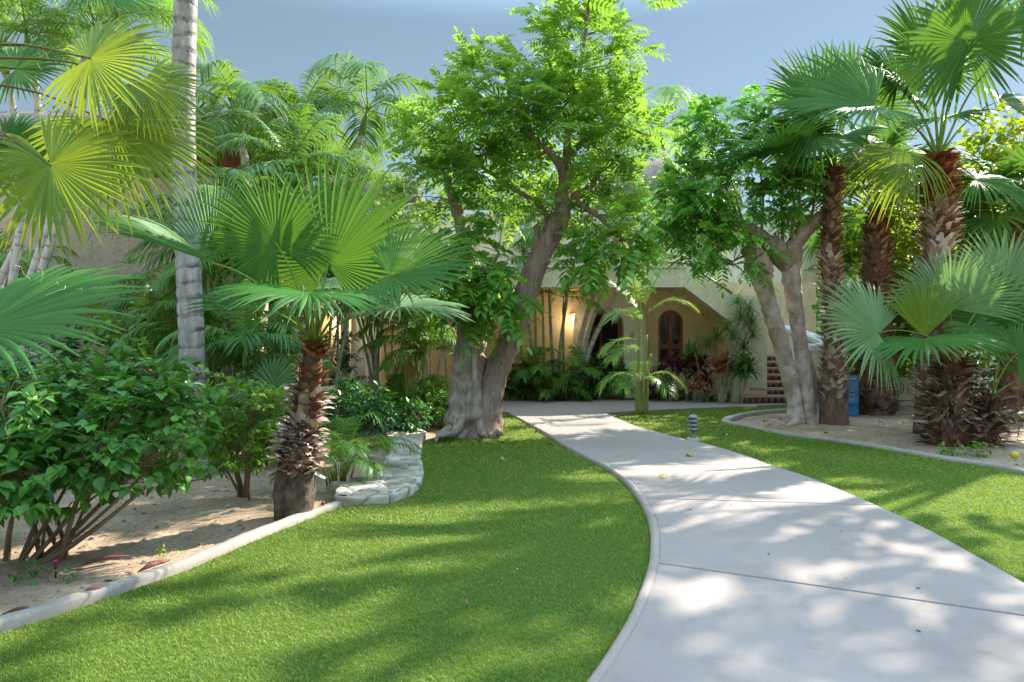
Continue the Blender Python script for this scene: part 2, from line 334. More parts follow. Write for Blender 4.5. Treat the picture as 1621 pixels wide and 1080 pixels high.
# ground materials
def groundmat():
    m, n, p, out = mat('sandy_soil'); co = coord(n)
    c = ramp(n, tnoise(n, co, .9, 6, .65), [(.3, (.24, .165, .115)), (.5, (.42, .31, .22)), (.7, (.56, .43, .32))])
    c = mixc(n, ramp(n, tnoise(n, co, 26, 4, .7), [(.35, (.75, .75, .75)), (.55, (0, 0, 0))]), c, (.20, .135, .09))
    c = mixc(n, ramp(n, tnoise(n, co, 90, 2, .7), [(.6, (0, 0, 0)), (.72, (.7, .7, .7))]), c, (.55, .45, .35))
    n.links.new(c, p.inputs['Base Color']); p.inputs['Roughness'].default_value = .95; p.inputs['Specular IOR Level'].default_value = .15
    b = bump(n, tnoise(n, co, 12, 6, .7), None, .7, .03); bump(n, tnoise(n, co, 110, 4, .7), p, .6, .006, b); return m
M['soil'] = groundmat()
def concrete(name, lo, hi, stain, warm=None):
    m, n, p, out = mat(name); co = coord(n)
    c = ramp(n, tnoise(n, co, 1.1, 7, .6), [(.3, lo), (.65, hi)])
    c = mixc(n, ramp(n, tnoise(n, co, 5, 8, .75), [(.52, (0, 0, 0)), (.75, (.55, .55, .55))]), c, stain)
    c = mixc(n, ramp(n, tnoise(n, coord(n, (1, 9, 1)), 14, 3, .8), [(.62, (0, 0, 0)), (.74, (.35, .35, .35))]), c, stain)
    c = mixc(n, ramp(n, tnoise(n, co, .55, 5, .6), [(.42, (0, 0, 0)), (.7, (.5, .5, .5))]), c, stain)
    c = mixc(n, .4, c, ramp(n, tnoise(n, co, 220, 2, .5), [(.3, (.25, .24, .24)), (.7, (.75, .74, .74))]), 'OVERLAY')
    n.links.new(c, p.inputs['Base Color']); p.inputs['Roughness'].default_value = .85; p.inputs['Specular IOR Level'].default_value = .25
    b = bump(n, tnoise(n, co, 60, 5, .7), None, .22, .005); bump(n, tnoise(n, coord(n, (.5, 4, 1)), 45, 3, .7), p, .25, .004, b); return m
M['path'] = concrete('path_concrete', (.275, .228, .208), (.36, .303, .278), (.20, .165, .145))
M['kerb'] = concrete('kerb_concrete', (.27, .24, .21), (.43, .395, .35), (.17, .135, .10))
M['kerbw'] = concrete('path_edge_concrete', (.29, .23, .20), (.42, .345, .31), (.2, .15, .12))
M['lawnbase'] = surf('turf_backing', [(.3, (.05, .11, .012)), (.7, (.10, .19, .025))], ns=40, bst=.8, bd=.02, bs=160, rough=.95)
def blademat():
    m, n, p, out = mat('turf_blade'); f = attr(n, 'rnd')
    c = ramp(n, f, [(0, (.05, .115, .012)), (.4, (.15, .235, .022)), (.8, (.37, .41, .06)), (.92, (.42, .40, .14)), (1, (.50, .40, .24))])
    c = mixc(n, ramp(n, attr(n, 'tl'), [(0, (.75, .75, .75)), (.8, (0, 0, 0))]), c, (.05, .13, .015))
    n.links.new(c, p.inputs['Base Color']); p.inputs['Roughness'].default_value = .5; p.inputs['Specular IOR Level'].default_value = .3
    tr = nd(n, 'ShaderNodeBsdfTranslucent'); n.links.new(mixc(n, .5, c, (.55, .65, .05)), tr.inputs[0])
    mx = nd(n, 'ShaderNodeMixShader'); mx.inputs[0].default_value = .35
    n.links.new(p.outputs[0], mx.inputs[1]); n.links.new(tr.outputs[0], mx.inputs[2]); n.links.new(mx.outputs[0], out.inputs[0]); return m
M['blade'] = blademat()
def stucco(name, lo, hi, bst=1.0):
    m, n, p, out = mat(name); co = coord(n)
    c = ramp(n, tnoise(n, co, .8, 6, .6), [(.3, lo), (.7, hi)])
    gv = tnoise(n, coord(n, (1, 1, .5)), 26, 5, .7)
    c = mixc(n, ramp(n, gv, [(.28, (.45, .45, .45)), (.4, (0, 0, 0))]), c, tuple(x*.6 for x in lo))
    c = mixc(n, ramp(n, tnoise(n, coord(n, (1.5, 1.5, .5)), 1.3, 7, .7), [(.5, (0, 0, 0)), (.75, (.55, .55, .55))]), c, tuple(x*.62 for x in lo))
    n.links.new(c, p.inputs['Base Color']); p.inputs['Roughness'].default_value = .9; p.inputs['Specular IOR Level'].default_value = .15
    gr = ramp(n, gv, [(.28, (0, 0, 0)), (.45, (1, 1, 1))])
    b = bump(n, gr, None, bst*.7, .02); bump(n, tnoise(n, co, 70, 5, .7), p, .5, .006, b); return m
M['stucco'] = stucco('ochre_stucco', (.70, .53, .34), (.84, .69, .47))
M['stuccol'] = stucco('pale_stucco', (.70, .63, .48), (.82, .77, .62))
M['stuccob'] = stucco('beige_stucco', (.42, .33, .25), (.54, .44, .34))
M['cream'] = surf('smooth_cream_render', [(.3, (.62, .58, .46)), (.7, (.72, .68, .56))], ns=2, bst=.2, bd=.004, bs=60)
M['white'] = surf('white_paint', [(.3, (.66, .69, .72)), (.7, (.80, .81, .82))], ns=3, bst=.15, bd=.003, bs=40, rough=.6)
M['wood'] = surf('varnished_wood', [(.25, (.13, .03, .012)), (.6, (.30, .08, .025)), (.8, (.40, .13, .04))], scale=(9, 9, .8), ns=3, rough=.35, bst=.2, bd=.004, spec=.5)
M['woodd'] = surf('dark_timber', [(.3, (.06, .02, .012)), (.7, (.16, .06, .03))], scale=(1, 6, 6), ns=3, rough=.6, bst=.3, bd=.01)
M['terra'] = surf('terracotta', [(.3, (.32, .12, .07)), (.7, (.46, .20, .12))], ns=8, bst=.2, bd=.004)
M['tread'] = surf('clay_tread', [(.3, (.42, .27, .21)), (.7, (.56, .40, .33))], ns=6, bst=.2, bd=.004)
M['tiledark'] = surf('dark_glazed_tile', [(.3, (.02, .03, .03)), (.7, (.05, .06, .06))], ns=8, bst=0, rough=.25, spec=.5)
M['glass'] = surf('dark_window_glass', [(.3, (.012, .012, .014)), (.7, (.03, .03, .03))], ns=2, bst=0, rough=.08, spec=.6)
M['glassb'] = surf('pale_blue_glass', [(.3, (.38, .46, .52)), (.7, (.52, .60, .64))], ns=2, bst=0, rough=.15, spec=.6)
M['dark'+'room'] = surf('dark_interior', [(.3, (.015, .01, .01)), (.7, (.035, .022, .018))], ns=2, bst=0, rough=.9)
M['rail'] = surf('brown_rail', [(.3, (.14, .06, .045)), (.7, (.24, .11, .08))], ns=10, bst=.1, rough=.5)
M['lamp'] = surf('weathered_metal', [(.3, (.13, .14, .15)), (.6, (.26, .27, .29)), (.8, (.42, .42, .42))], ns=14, bst=.25, bd=.003, rough=.5, metal=.3)
M['block'] = surf('pale_block', [(.3, (.42, .41, .36)), (.7, (.58, .56, .50))], ns=12, bst=.4, bd=.005)
M['blue'] = surf('blue_plastic', [(.3, (.008, .10, .26)), (.7, (.015, .15, .36))], ns=5, bst=.1, bd=.003, rough=.4, spec=.5)
M['ceramic'] = surf('sconce_ceramic', [(.3, (.6, .58, .5)), (.7, (.7, .68, .6))], ns=5, bst=0, rough=.4)
M['tile'] = surf('painted_tile', [(.42, (.6, .55, .42)), (.5, (.28, .14, .07)), (.58, (.5, .42, .25))], ns=30, bst=0, rough=.3)
def thatch():
    m, n, p, out = mat('thatch'); co = coord(n, (9, 1.5, 1.5))
    c = ramp(n, tnoise(n, co, 5, 6, .75), [(.3, (.045, .035, .032)), (.5, (.15, .125, .12)), (.7, (.33, .29, .28))])
    n.links.new(c, p.inputs['Base Color']); p.inputs['Roughness'].default_value = 1; bump(n, tnoise(n, co, 9, 6, .8), p, 1, .06); return m
M['thatch'] = thatch()
M['straw'] = leafmat('thatch_straw', [(0, (.05, .04, .036)), (.5, (.17, .14, .13)), (1, (.36, .32, .30))], (.3, .25, .2), .15, .9, .1)
def stone():
    m, n, p, out = mat('pale_flagstone'); c = ramp(n, attr(n, 'rnd'), [(0, (.34, .29, .23)), (.5, (.46, .41, .34)), (1, (.58, .53, .46))])
    c = mixc(n, ramp(n, attr(n, 'tl'), [(.0, (1, 1, 1)), (.6, (0, 0, 0))]), c, (.15, .11, .075))
    c = mixc(n, ramp(n, tnoise(n, coord(n), 9, 7, .7), [(.5, (0, 0, 0)), (.7, (.7, .7, .7))]), c, (.25, .19, .14))
    n.links.new(c, p.inputs['Base Color']); p.inputs['Roughness'].default_value = .9; bump(n, tnoise(n, coord(n), 50, 6, .7), p, .5, .01); return m
M['stone'] = stone()
M['dry'] = leafmat('dry_leaf', [(0, (.12, .05, .03)), (.5, (.26, .14, .08)), (1, (.42, .30, .2))], (.4, .2, .08), .15, .7, .2)
M['dryy'] = leafmat('yellow_leaf', [(0, (.5, .32, .04)), (1, (.65, .5, .08))], (.7, .5, .05), .2, .6, .3)
M['husk'] = surf('purple_brown_husk', [(.3, (.09, .03, .03)), (.7, (.20, .07, .065))], scale=(1, 1, 1), ns=8, bst=.3, bd=.005, rough=.7)
M['fruit'] = surf('ripe_fruit', [(.3, (.45, .36, .03)), (.7, (.65, .50, .05))], ns=6, bst=0, rough=.35, spec=.5)
M['red'] = surf('red_plastic', [(.3, (.45, .02, .03)), (.7, (.6, .04, .05))], bst=0, rough=.4)
M['black'] = surf('black_plastic', [(.3, (.015, .015, .015)), (.7, (.03, .03, .03))], bst=0, rough=.5)
def emis(name, c, s):
    m, n, p, out = mat(name); p.inputs['Base Color'].default_value = (*c, 1); p.inputs['Emission Color'].default_value = (*c, 1); p.inputs['Emission Strength'].default_value = s; return m
M['glow'] = emis('lit_bulb', (1, .55, .15), 3)

# ------------------------------------------------------------------ ground, lawns, path
def P2(*pp): return [G(x, y)[:2] for x, y in pp]
path_left = [(-2.2, -2.2), (-1.1, .1), (-.32, 1.7)]+P2((944, 1078), (1000, 987), (1022, 929), (1031, 898), (1033, 853), (1028, 827), (1014, 796), (989, 764), (960, 743), (927, 727), (900, 713), (865, 690), (835, 673), (803, 655))
path_right = [(.6, -2.2), (1.6, .1), (2.45, 1.9), (2.85, 2.8), (3.05, 3.45)]+P2((1621, 933), (1567, 902), (1478, 851), (1389, 808), (1362, 796), (1282, 762), (1211, 739), (1185, 728), (1118, 707), (1091, 702), (1007, 679), (962, 659))
far_front_l = [(-3.6, 15.7)]
lawn_left = [(-4.2, -1.0), (-4.0, 1.5)]+P2((-330, 1100), (0, 1003), (100, 972), (200, 937), (300, 902), (400, 858), (470, 830), (540, 802), (620, 797), (655, 784), (667, 765), (664, 735), (668, 700), (700, 690), (745, 672), (790, 657))+[p for p in path_left[::-1]]
lawn_left[-1] = (-2.2, -2.2)
bed_edge = P2((1245, 650), (1190, 655), (1152, 664), (1150, 670), (1180, 676), (1250, 690), (1330, 700), (1420, 715), (1500, 729), (1560, 738), (1621, 750), (1720, 775))+[(7.6, 6.2), (8.6, 4.0), (9, 1.0), (9, -2.2)]
lawn_right = path_right+P2((1060, 651), (1160, 647), (1250, 643))+bed_edge
# undulating soil sheet out to the horizon
xs = np.concatenate([[-220, -120, -60, -30, -18], np.arange(-12, 14.01, .11), [20, 32, 60, 120, 220]])
ys = np.concatenate([[-60, -20, -6], np.arange(-3, 20, .11), [22, 26, 32, 45, 70, 120, 260]])
X, Y = np.meshgrid(xs, ys, indexing='ij')
Pg = np.stack([X, Y, 0*X], -1)
Z = -.045+.014*noise(Pg, 1.7)+.006*noise(Pg, 6, 1)
pit = np.exp(-(((X+2.1)/.75)**4+((Y-8.7)/1.1)**4)); Z = Z-.24*pit
mound = np.exp(-((X-6.9)**2/2.2+(Y-10.9)**2/1.6)); Z = Z+.07*mound
far = (np.abs(X) > 12) | (Y > 20) | (Y < -3); Z = np.where(far, -.045, Z)
Pg[..., 2] = Z; nx, ny = len(xs), len(ys)
i = np.arange(nx-1)[:, None]*ny; j = np.arange(ny-1)[None]
Fg = np.stack([i+j, i+j+ny, i+j+ny+1, i+j+1], -1).reshape(-1, 4)
mb = MB(); mb.add(Pg.reshape(-1, 3), Fg); struct(mb.build('ground', M['soil']))
def gz(x, y):
    p = A(x, y, 0); z = -.045+.014*noise(p, 1.7)+.006*noise(p, 6, 1)
    return float(z-.24*math.exp(-(((x+2.1)/.75)**4+((y-8.7)/1.1)**4))+.07*math.exp(-((x-6.9)**2/2.2+(y-10.9)**2/1.6)))
for nm, poly in (('lawn', lawn_left), ('lawn', lawn_right)):
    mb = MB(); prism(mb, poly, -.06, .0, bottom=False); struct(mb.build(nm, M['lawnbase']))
def blades(poly, zones, name, label):
    mb = MB(); q = np.asarray(poly); lo = q.min(0); hi = q.max(0)
    for (y0, y1, dens, h, w) in zones:
        a0 = max(lo[1], y0); a1 = min(hi[1], y1)
        if a1 <= a0: continue
        n = int((hi[0]-lo[0])*(a1-a0)*dens); P = np.stack([U(lo[0], hi[0], n), U(a0, a1, n)], -1)
        P = P[inpoly(P, poly)]
        vis = np.abs(P[:, 0]) < P[:, 1]*.85+.9; P = P[vis | (U(0, 1, len(P)) < .4)]
        n = len(P); a = U(0, 2*np.pi, n); cl = noise(np.c_[P, P[:, 0]*0], 30)*.5+noise(np.c_[P, P[:, 0]*0+3], 75, 2)*.5; hh = h*U(.55, 1.2, n)*(1+.28*cl); ln = U(.3, 1.7, n)
        side = np.stack([np.cos(a), np.sin(a), 0*a], -1)*w; b = a+U(.6, 2.4, n)
        lean = np.stack([np.cos(b), np.sin(b), 0*a], -1)*(hh*ln)[:, None]
        base = np.c_[P, np.zeros(n)]; mid = base+lean*.35+A(0, 0, 1)*(hh*.6)[:, None]; top = base+lean+A(0, 0, 1)*hh[:, None]
        V = np.stack([base-side, base+side, mid+side*.8, mid-side*.8, top], 1)
        k = np.arange(n)[:, None]*5
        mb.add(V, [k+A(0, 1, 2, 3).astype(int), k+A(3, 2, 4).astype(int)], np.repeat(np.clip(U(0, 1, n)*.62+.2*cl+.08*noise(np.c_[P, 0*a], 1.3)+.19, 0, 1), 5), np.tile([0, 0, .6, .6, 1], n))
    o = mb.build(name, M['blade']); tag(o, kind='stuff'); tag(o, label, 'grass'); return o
zn = [(-1, 2.4, 300, .03, .003), (2.4, 3.8, 16000, .015, .0015), (3.8, 5.5, 9500, .017, .0019), (5.5, 8, 4600, .020, .0028), (8, 12, 2200, .025, .0045), (12, 18, 1000, .028, .008)]
blades(lawn_left, zn, 'grass', 'short artificial turf of the lawn left of the path')
blades(lawn_right, zn, 'grass', 'short artificial turf of the lawn right of the path')
# path slabs with open joints over a dark bed
def resample(poly, ya, yb, n):
    q = np.asarray(poly, float); s = np.concatenate([[0], np.cumsum(np.linalg.norm(np.diff(q, axis=0), axis=1))])
    fine = np.linspace(0, s[-1], 600); P = np.stack([np.interp(fine, s, q[:, 0]), np.interp(fine, s, q[:, 1])], -1)
    k = np.ones(13)/13; Pp = np.vstack([np.repeat(P[:1], 6, 0), P, np.repeat(P[-1:], 6, 0)])
    P = np.stack([np.convolve(Pp[:, 0], k, 'valid'), np.convolve(Pp[:, 1], k, 'valid')], -1)
    yy = np.linspace(ya, yb, n); return np.stack([np.interp(yy, P[:, 1], P[:, 0]), yy], -1)
joints = [(-2.2, -2.2), (.4, .3), (1.85, 1.5), (G(0, 903)[1], 3.53), (G(0, 797)[1], G(0, 808)[1]), (G(0, 742)[1], G(0, 741)[1]), (G(0, 705)[1], G(0, 704)[1]), (G(0, 674)[1], G(0, 673)[1]), (15.0, 14.85)]
mb = MB()
for (l0, r0), (l1, r1) in zip(joints[:-1], joints[1:]):
    gp = .011
    L = resample(path_left, l0+gp, l1-gp, 14); Rr = resample(path_right, r0+gp, r1-gp, 14)
    L[:, 0] += .055; Rr[:, 0] -= .01
    prism(mb, np.vstack([L, Rr[::-1]]), -.06, .05, bottom=False, bev=.006)
ff = [(-9, 15.75), (-2.6, 15.75), (-1.2, 15.5)]
crossp = ff+[tuple(resample(path_left, 15.0, 15.0, 1)[0]+A(.05, .02)), tuple(resample(path_right, 14.87, 14.87, 1)[0]+A(0, .02))]+P2((1060, 651), (1160, 647), (1250, 643), (1300, 642))+[(7.7, 17.2), (7.7, 18.55), (-9, 18.55)]
prism(mb, [(x, y) for x, y in crossp], -.06, .05, bottom=False, bev=.006)
struct(mb.build('path', M['path']))
L = resample(path_left, -2.2, 15.0, 150); mb = MB()
sweep(mb, np.c_[L, np.zeros(len(L))], [(.055, -.06), (.055, .050), (.03, .054), (.008, .050), (-.012, .032), (-.018, -.06)][::-1], jit=.0025)
struct(mb.build('path_edge_kerb', M['kerbw']))
def kerb(pts, w, h, name, n=90, m='kerb'):
    P = spline([A(x, y, 0) for x, y in pts], n); mb = MB()
    sweep(mb, P, [(-w/2, -.12), (-w/2, h-.02), (-w/2+.02, h), (w/2-.02, h), (w/2, h-.02), (w/2, -.12)], jit=.004)
    return struct(mb.build(name, M[m]))
kerb([(-4.3, -1), (-4.15, 1.2)]+P2((-330, 1090), (0, 988), (100, 958), (200, 925), (300, 890), (400, 848), (470, 822), (540, 797)), .10, .035, 'kerb')
kerb(bed_edge, .13, .05, 'kerb', 140)

# dry debris on the soil beds
mb = MB(); n = 2600; P = np.stack([U(-8, -1.0, n), U(3.3, 12, n)], -1)
P2b = np.stack([U(4, 12, 1900), U(5, 15.5, 1900)], -1); P = np.vstack([P, P2b])
P = P[~inpoly(P, lawn_left) & ~inpoly(P, lawn_right)]
P = P[~inpoly(P, [(-.9, 2), (.4, 2), (.5, 16), (-1.0, 15.6)])]
zz = np.array([gz(x, y) for x, y in P]); n = len(P)
TP = np.array([(1, 0, 0), (-.5, .8, 0), (-.5, -.8, 0), (0, 0, .8), (0, 0, -.8)]); TF = np.array([(0, 1, 3), (1, 2, 3), (2, 0, 3), (1, 0, 4), (2, 1, 4), (0, 2, 4)])
scatter(mb, (TP, TF), np.c_[P, zz], rdir(n, -.2, .2), rdir(n, .6, 1), U(.004, .014, n)*np.where(U(0, 1, n) < .06, 2., 1), U(0, 1, n))
tag(mb.build('gravel', M['stone']), 'small pebbles and grit strewn over the sandy beds', 'gravel', kind='stuff')
mb = MB(); n = 420; P = np.stack([U(-6, -1.2, n), U(3.8, 11, n)], -1); Pb = np.stack([U(5, 10, 200), U(8, 14, 200)], -1); P = np.vstack([P, Pb])
P = P[~inpoly(P, lawn_left) & ~inpoly(P, lawn_right)]; P = P[~inpoly(P, [(-.9, 2), (.4, 2), (.5, 16), (-1.0, 15.6)])]; n = len(P)
zz = np.array([gz(x, y)+.008 for x, y in P])
scatter(mb, LEAF_SM, np.c_[P, zz], rdir(n, -.15, .2), rdir(n, .7, 1), U(.02, .06, n), U(0, 1, n))
tag(mb.build('leaf_litter', M['dry']), 'small brown leaf litter lying on the sandy beds', 'leaf litter', kind='stuff')

mb = MB(); n = 150; P = np.stack([U(-3.5, 6, n), U(2.8, 12, n)], -1); P = P[inpoly(P, lawn_left) | inpoly(P, lawn_right)]; n = len(P)
scatter(mb, LEAF_SM, np.c_[P, U(.014, .024, n)], rdir(n, -.2, .3), rdir(n, .3, 1), U(.008, .022, n), U(0, 1, n))
tag(mb.build('petals', M['block']), 'tiny pale petals and bits scattered over the lawns', 'petals', kind='stuff')
mb = MB(); n = 90; P = np.stack([U(.2, 5, n), U(3, 14, n)], -1); P = P[inpoly(P, path_left[2:]+path_right[:1:-1])]; n = len(P)
scatter(mb, LEAF_SM, np.c_[P, np.full(n, .054)], rdir(n, -.1, .1), rdir(n, .6, 1), U(.012, .035, n), U(0, 1, n))
tag(mb.build('path_debris', M['dry']), 'small dry bits and crumbs scattered on the concrete path', 'debris', kind='stuff')

# low flagstone wall beside the lawn
wallpoly = np.array(P2((534, 797), (537, 782), (557, 768), (605, 762), (613, 735), (622, 707), (612, 690), (592, 684), (596, 676), (650, 678), (672, 690), (666, 703), (663, 727), (667, 755), (662, 774), (647, 784), (613, 796), (567, 800)))
c = .016; gx = np.arange(wallpoly[:, 0].min(), wallpoly[:, 0].max()+c, c); gy = np.arange(wallpoly[:, 1].min(), wallpoly[:, 1].max()+c, c)
GX, GY = np.meshgrid(gx, gy, indexing='ij'); seeds = np.stack([U(gx[0], gx[-1], 330), U(gy[0], gy[-1], 330)], -1)
d = np.hypot(GX[..., None]-seeds[:, 0], (GY[..., None]-seeds[:, 1])); o2 = np.argsort(d, -1)[..., :2]
d1 = np.take_along_axis(d, o2[..., :1], -1)[..., 0]; d2 = np.take_along_axis(d, o2[..., 1:2], -1)[..., 0]
edge = np.clip((d2-d1)/.035, 0, 1); sz = rng.uniform(-.008, .008, 330)[o2[..., 0]]; sr = rng.uniform(0, 1, 330)[o2[..., 0]]
ZT = .058+sz*1.3+.02*edge+.004*noise(np.stack([GX, GY, 0*GX], -1), 30); ins = inpoly(np.stack([GX.ravel(), GY.ravel()], -1), wallpoly).reshape(GX.shape)
nx, ny = GX.shape; idx = np.arange(nx*ny).reshape(nx, ny)
cell = ins[:-1, :-1] & ins[1:, 1:] & ins[1:, :-1] & ins[:-1, 1:]
V = np.stack([GX, GY, ZT], -1).reshape(-1, 3); Fc = np.stack([idx[:-1, :-1], idx[1:, :-1], idx[1:, 1:], idx[:-1, 1:]], -1)[cell]
mb = MB(); mb.add(V, Fc, sr.ravel(), edge.ravel())
ws = tag(None if False else mb.build('stone_wall', M['stone'], org=A(-1.6, 8, 0)), 'low curving wall of pale flagstones between the small palm and lawn', 'wall')
wp = []
for a_, b_ in zip(wallpoly, np.roll(wallpoly, -1, 0)):
    k = max(2, int(np.linalg.norm(b_-a_)/.03)); wp += [a_*(1-t)+b_*t for t in np.arange(k)/k]
wp = np.array(wp); n = len(wp); zs = np.concatenate([[.07, .075], np.linspace(.068, -.36, 18)]); mb = MB(); cen = wallpoly.mean(0)
e = nrm(np.roll(wp, -1, 0)-np.roll(wp, 1, 0)); no = np.stack([e[:, 1], -e[:, 0]], -1)
if np.sum(wallpoly[:, 0]*np.roll(wallpoly[:, 1], -1)-np.roll(wallpoly[:, 0], -1)*wallpoly[:, 1]) < 0: no = -no
V = np.concatenate([np.c_[wp, np.full(n, z)] for z in zs]); s3 = np.c_[wp[rng.integers(0, n, 150)], U(-.36, .07, 150)]
d = np.linalg.norm((V[:, None]-s3[None])*A(1, 1, 1.25), axis=-1); d.sort(-1); ed = np.clip((d[:, 1]-d[:, 0])/.04, 0, 1)
V[:, :2] += np.tile(no, (20, 1))*(-.006+.034*ed)[:, None]; V[:n, :2] -= no*.055; V[n:2*n, :2] -= no*.012
i = np.arange(19)[:, None]*n; j = np.arange(n)[None]; k = (j+1) % n
mb.add(V, np.stack([i+j, i+j+n, i+k+n, i+k], -1).reshape(-1, 4), .5+.5*noise(V, 9), ed)
mb.build('wall_face', M['stone'], parent=ws, org=A(-1.6, 8, 0))

# ------------------------------------------------------------------ buildings
def arch_poly(x0, x1, z0, z1, n=14, flat=1.0):
    r = (x1-x0)/2; cx = (x0+x1)/2; zc = z1-r*flat; t = np.linspace(0, np.pi, n)
    return [(x0, z0)]+[(cx-r*math.cos(a), zc+r*flat*math.sin(a)) for a in t]+[(x1, z0)]
def wall_xz(mb, outer, holes, y0, y1, m=0):
    """vertical slab in the xz plane, from y0 (front) to y1 with holes"""
    loops = [outer]+holes; pl = [[Vector((x, z, 0)) for x, z in l] for l in loops]
    tri = np.array(tessellate_polygon(pl)); P = np.array([p for l in loops for p in l]); n = len(P)
    V = np.vstack([np.c_[P[:, 0], np.full(n, y0), P[:, 1]], np.c_[P[:, 0], np.full(n, y1), P[:, 1]]])
    Fs = [tri, tri[:, ::-1]+n]; off = 0
    for l in loops:
        k = len(l); j = np.arange(k)+off; q = (np.arange(k)+1) % k+off; Fs.append(np.stack([j, q, q+n, j+n], -1)); off += k
    mb.add(V, Fs, m=m, smooth=False)
YF = 19.3
villa = thing('villa', 'ochre stucco villa with arched door, arched window and outer stair flight', 'house', A(2, YF, 0))
dx0, dx1, dz1 = 2.12, 3.12, 2.55; wx0, wx1, wz0, wz1 = 4.14, 4.84, 1.03, 2.52
mb = MB(); wall_xz(mb, [(-9, -.1), (8.6, -.1), (8.6, 3.3), (-9, 3.3)], [arch_poly(dx0, dx1, .05, dz1)[::-1], arch_poly(wx0, wx1, wz0, wz1)[::-1], [(-4.55, .05), (-4.55, 2.35), (-3.7, 2.35), (-3.7, .05)]], YF, YF+.35)
mb.build('wall', M['stucco'], villa)
mb = MB(); P = arch_poly(1.72, 3.72, .052, 3.12, 18); wall_xz(mb, P, [arch_poly(dx0, dx1, .052, dz1)[::-1]], YF-.32, YF-.003); mb.build('door_surround', M['cream'], villa)
dr = MB(); wall_xz(dr, arch_poly(dx0+.02, dx1-.02, .055, dz1-.02), [arch_poly(dx0+.1, dx1-.1, .14, dz1-.12)[::-1]], YF+.12, YF+.2); dro = dr.build('door_frame', M['wood'], villa)
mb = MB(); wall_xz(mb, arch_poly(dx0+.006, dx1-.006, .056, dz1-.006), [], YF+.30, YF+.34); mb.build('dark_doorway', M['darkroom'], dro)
mb = MB(); wall_xz(mb, arch_poly(dx0+.1, dx0+.45, .14, 2.1, 6, .4), [[(dx0+.17, .3), (dx0+.17, 1.8), (dx0+.38, 1.8), (dx0+.38, .3)]], YF+.14, YF+.18); mb.build('door_leaf', M['woodd'], dro)
wf = MB(); wall_xz(wf, arch_poly(wx0, wx1, wz0, wz1), [arch_poly(wx0+.07, (wx0+wx1)/2-.045, wz0+.09, wz1-.15, 8, .6)[::-1], arch_poly((wx0+wx1)/2+.045, wx1-.07, wz0+.09, wz1-.15, 8, .6)[::-1]], YF+.05, YF+.13)
box(wf, (wx0+.071, YF+.06, 1.42), ((wx0+wx1)/2-.046, YF+.12, 1.50)); box(wf, ((wx0+wx1)/2+.046, YF+.06, 1.42), (wx1-.071, YF+.12, 1.50))
for a_ in ((wx0+.071, (wx0+wx1)/2-.046), ((wx0+wx1)/2+.046, wx1-.071)):
    wall_xz(wf, [(a_[0], 1.5), (a_[0], 1.64), ((a_[0]+a_[1])/2, 1.52), (a_[1], 1.64), (a_[1], 1.5)], [], YF+.065, YF+.115)
wfo = wf.build('window', M['wood'], villa)
mb = MB(); wall_xz(mb, arch_poly(wx0+.01, wx1-.01, wz0+.01, wz1-.01), [], YF+.135, YF+.15); mb.build('pane', M['glass'], wfo)
mb = MB(); box(mb, (wx0-.06, YF-.06, wz0-.09), (wx1+.06, YF-.003, wz0-.01)); mb.build('sill', M['white'], wfo)
# left glazed opening with pale glass, pillar
mb = MB(); wall_xz(mb, [(-4.55, .06), (-3.7, .06), (-3.7, 2.35), (-4.55, 2.35)], [[(-4.48, .13), (-4.48, 2.28), (-4.16, 2.28), (-4.16, .13)], [(-4.09, .13), (-4.09, 2.28), (-3.77, 2.28), (-3.77, .13)]], YF+.1, YF+.16)
gd = mb.build('glass_door', M['white'], villa); mb = MB(); box(mb, (-4.5, YF+.12, .1), (-3.75, YF+.13, 2.3)); mb.build('pane', M['glassb'], gd)
# projecting upper balcony slab and its parapet along the front
YB = 17.6
mb = MB(); box(mb, (-9, YB+.18, 3.06), (4.45, YF-.004, 3.2)); mb.build('balcony_soffit', M['stucco'], villa)
mb = MB(); box(mb, (-9, YB, 3.02), (4.45, YB+.18, 3.52)); mb.build('balcony_parapet', M['stuccol'], villa)
mb = MB(); box(mb, (-9, YB-.04, 3.523), (4.5, YB+.22, 3.59)); mb.build('balcony_coping', M['white'], villa)
for x in (-6.2, -2.3):
    mb = MB(); box(mb, (x-.16, YB+.02, .045), (x+.16, YB+.34, 3.055)); mb.build('pillar', M['stucco'], villa)
# stair flight 2: sloping band and soffit
mb = MB(); pr = [(4.452, 3.02), (4.452, 3.56), (4.6, 3.56), (5.70, 2.80), (6.58, 2.80), (6.58, .045), (5.70, .045), (5.70, 2.08)]
wall_xz(mb, pr[::-1], [], YB, YB+.2); mb.build('stair_side_wall', M['stuccol'], villa)
mb = MB(); V = [(4.45, YB+.2, 3.05), (5.72, YB+.2, 2.1), (5.72, YF, 2.1), (4.45, YF, 3.05)]; V += [(x, y, z+.15) for x, y, z in V]
mb.add(V, [(0, 3, 2, 1), (4, 5, 6, 7), (0, 1, 5, 4), (1, 2, 6, 5), (2, 3, 7, 6), (3, 0, 4, 7)], smooth=False); mb.build('stair_soffit', M['stucco'], villa)
mb = MB(); box(mb, (5.72, YB+.2, .045), (6.56, YF-.005, 2.1)); mb.build('stair_block', M['stucco'], villa)
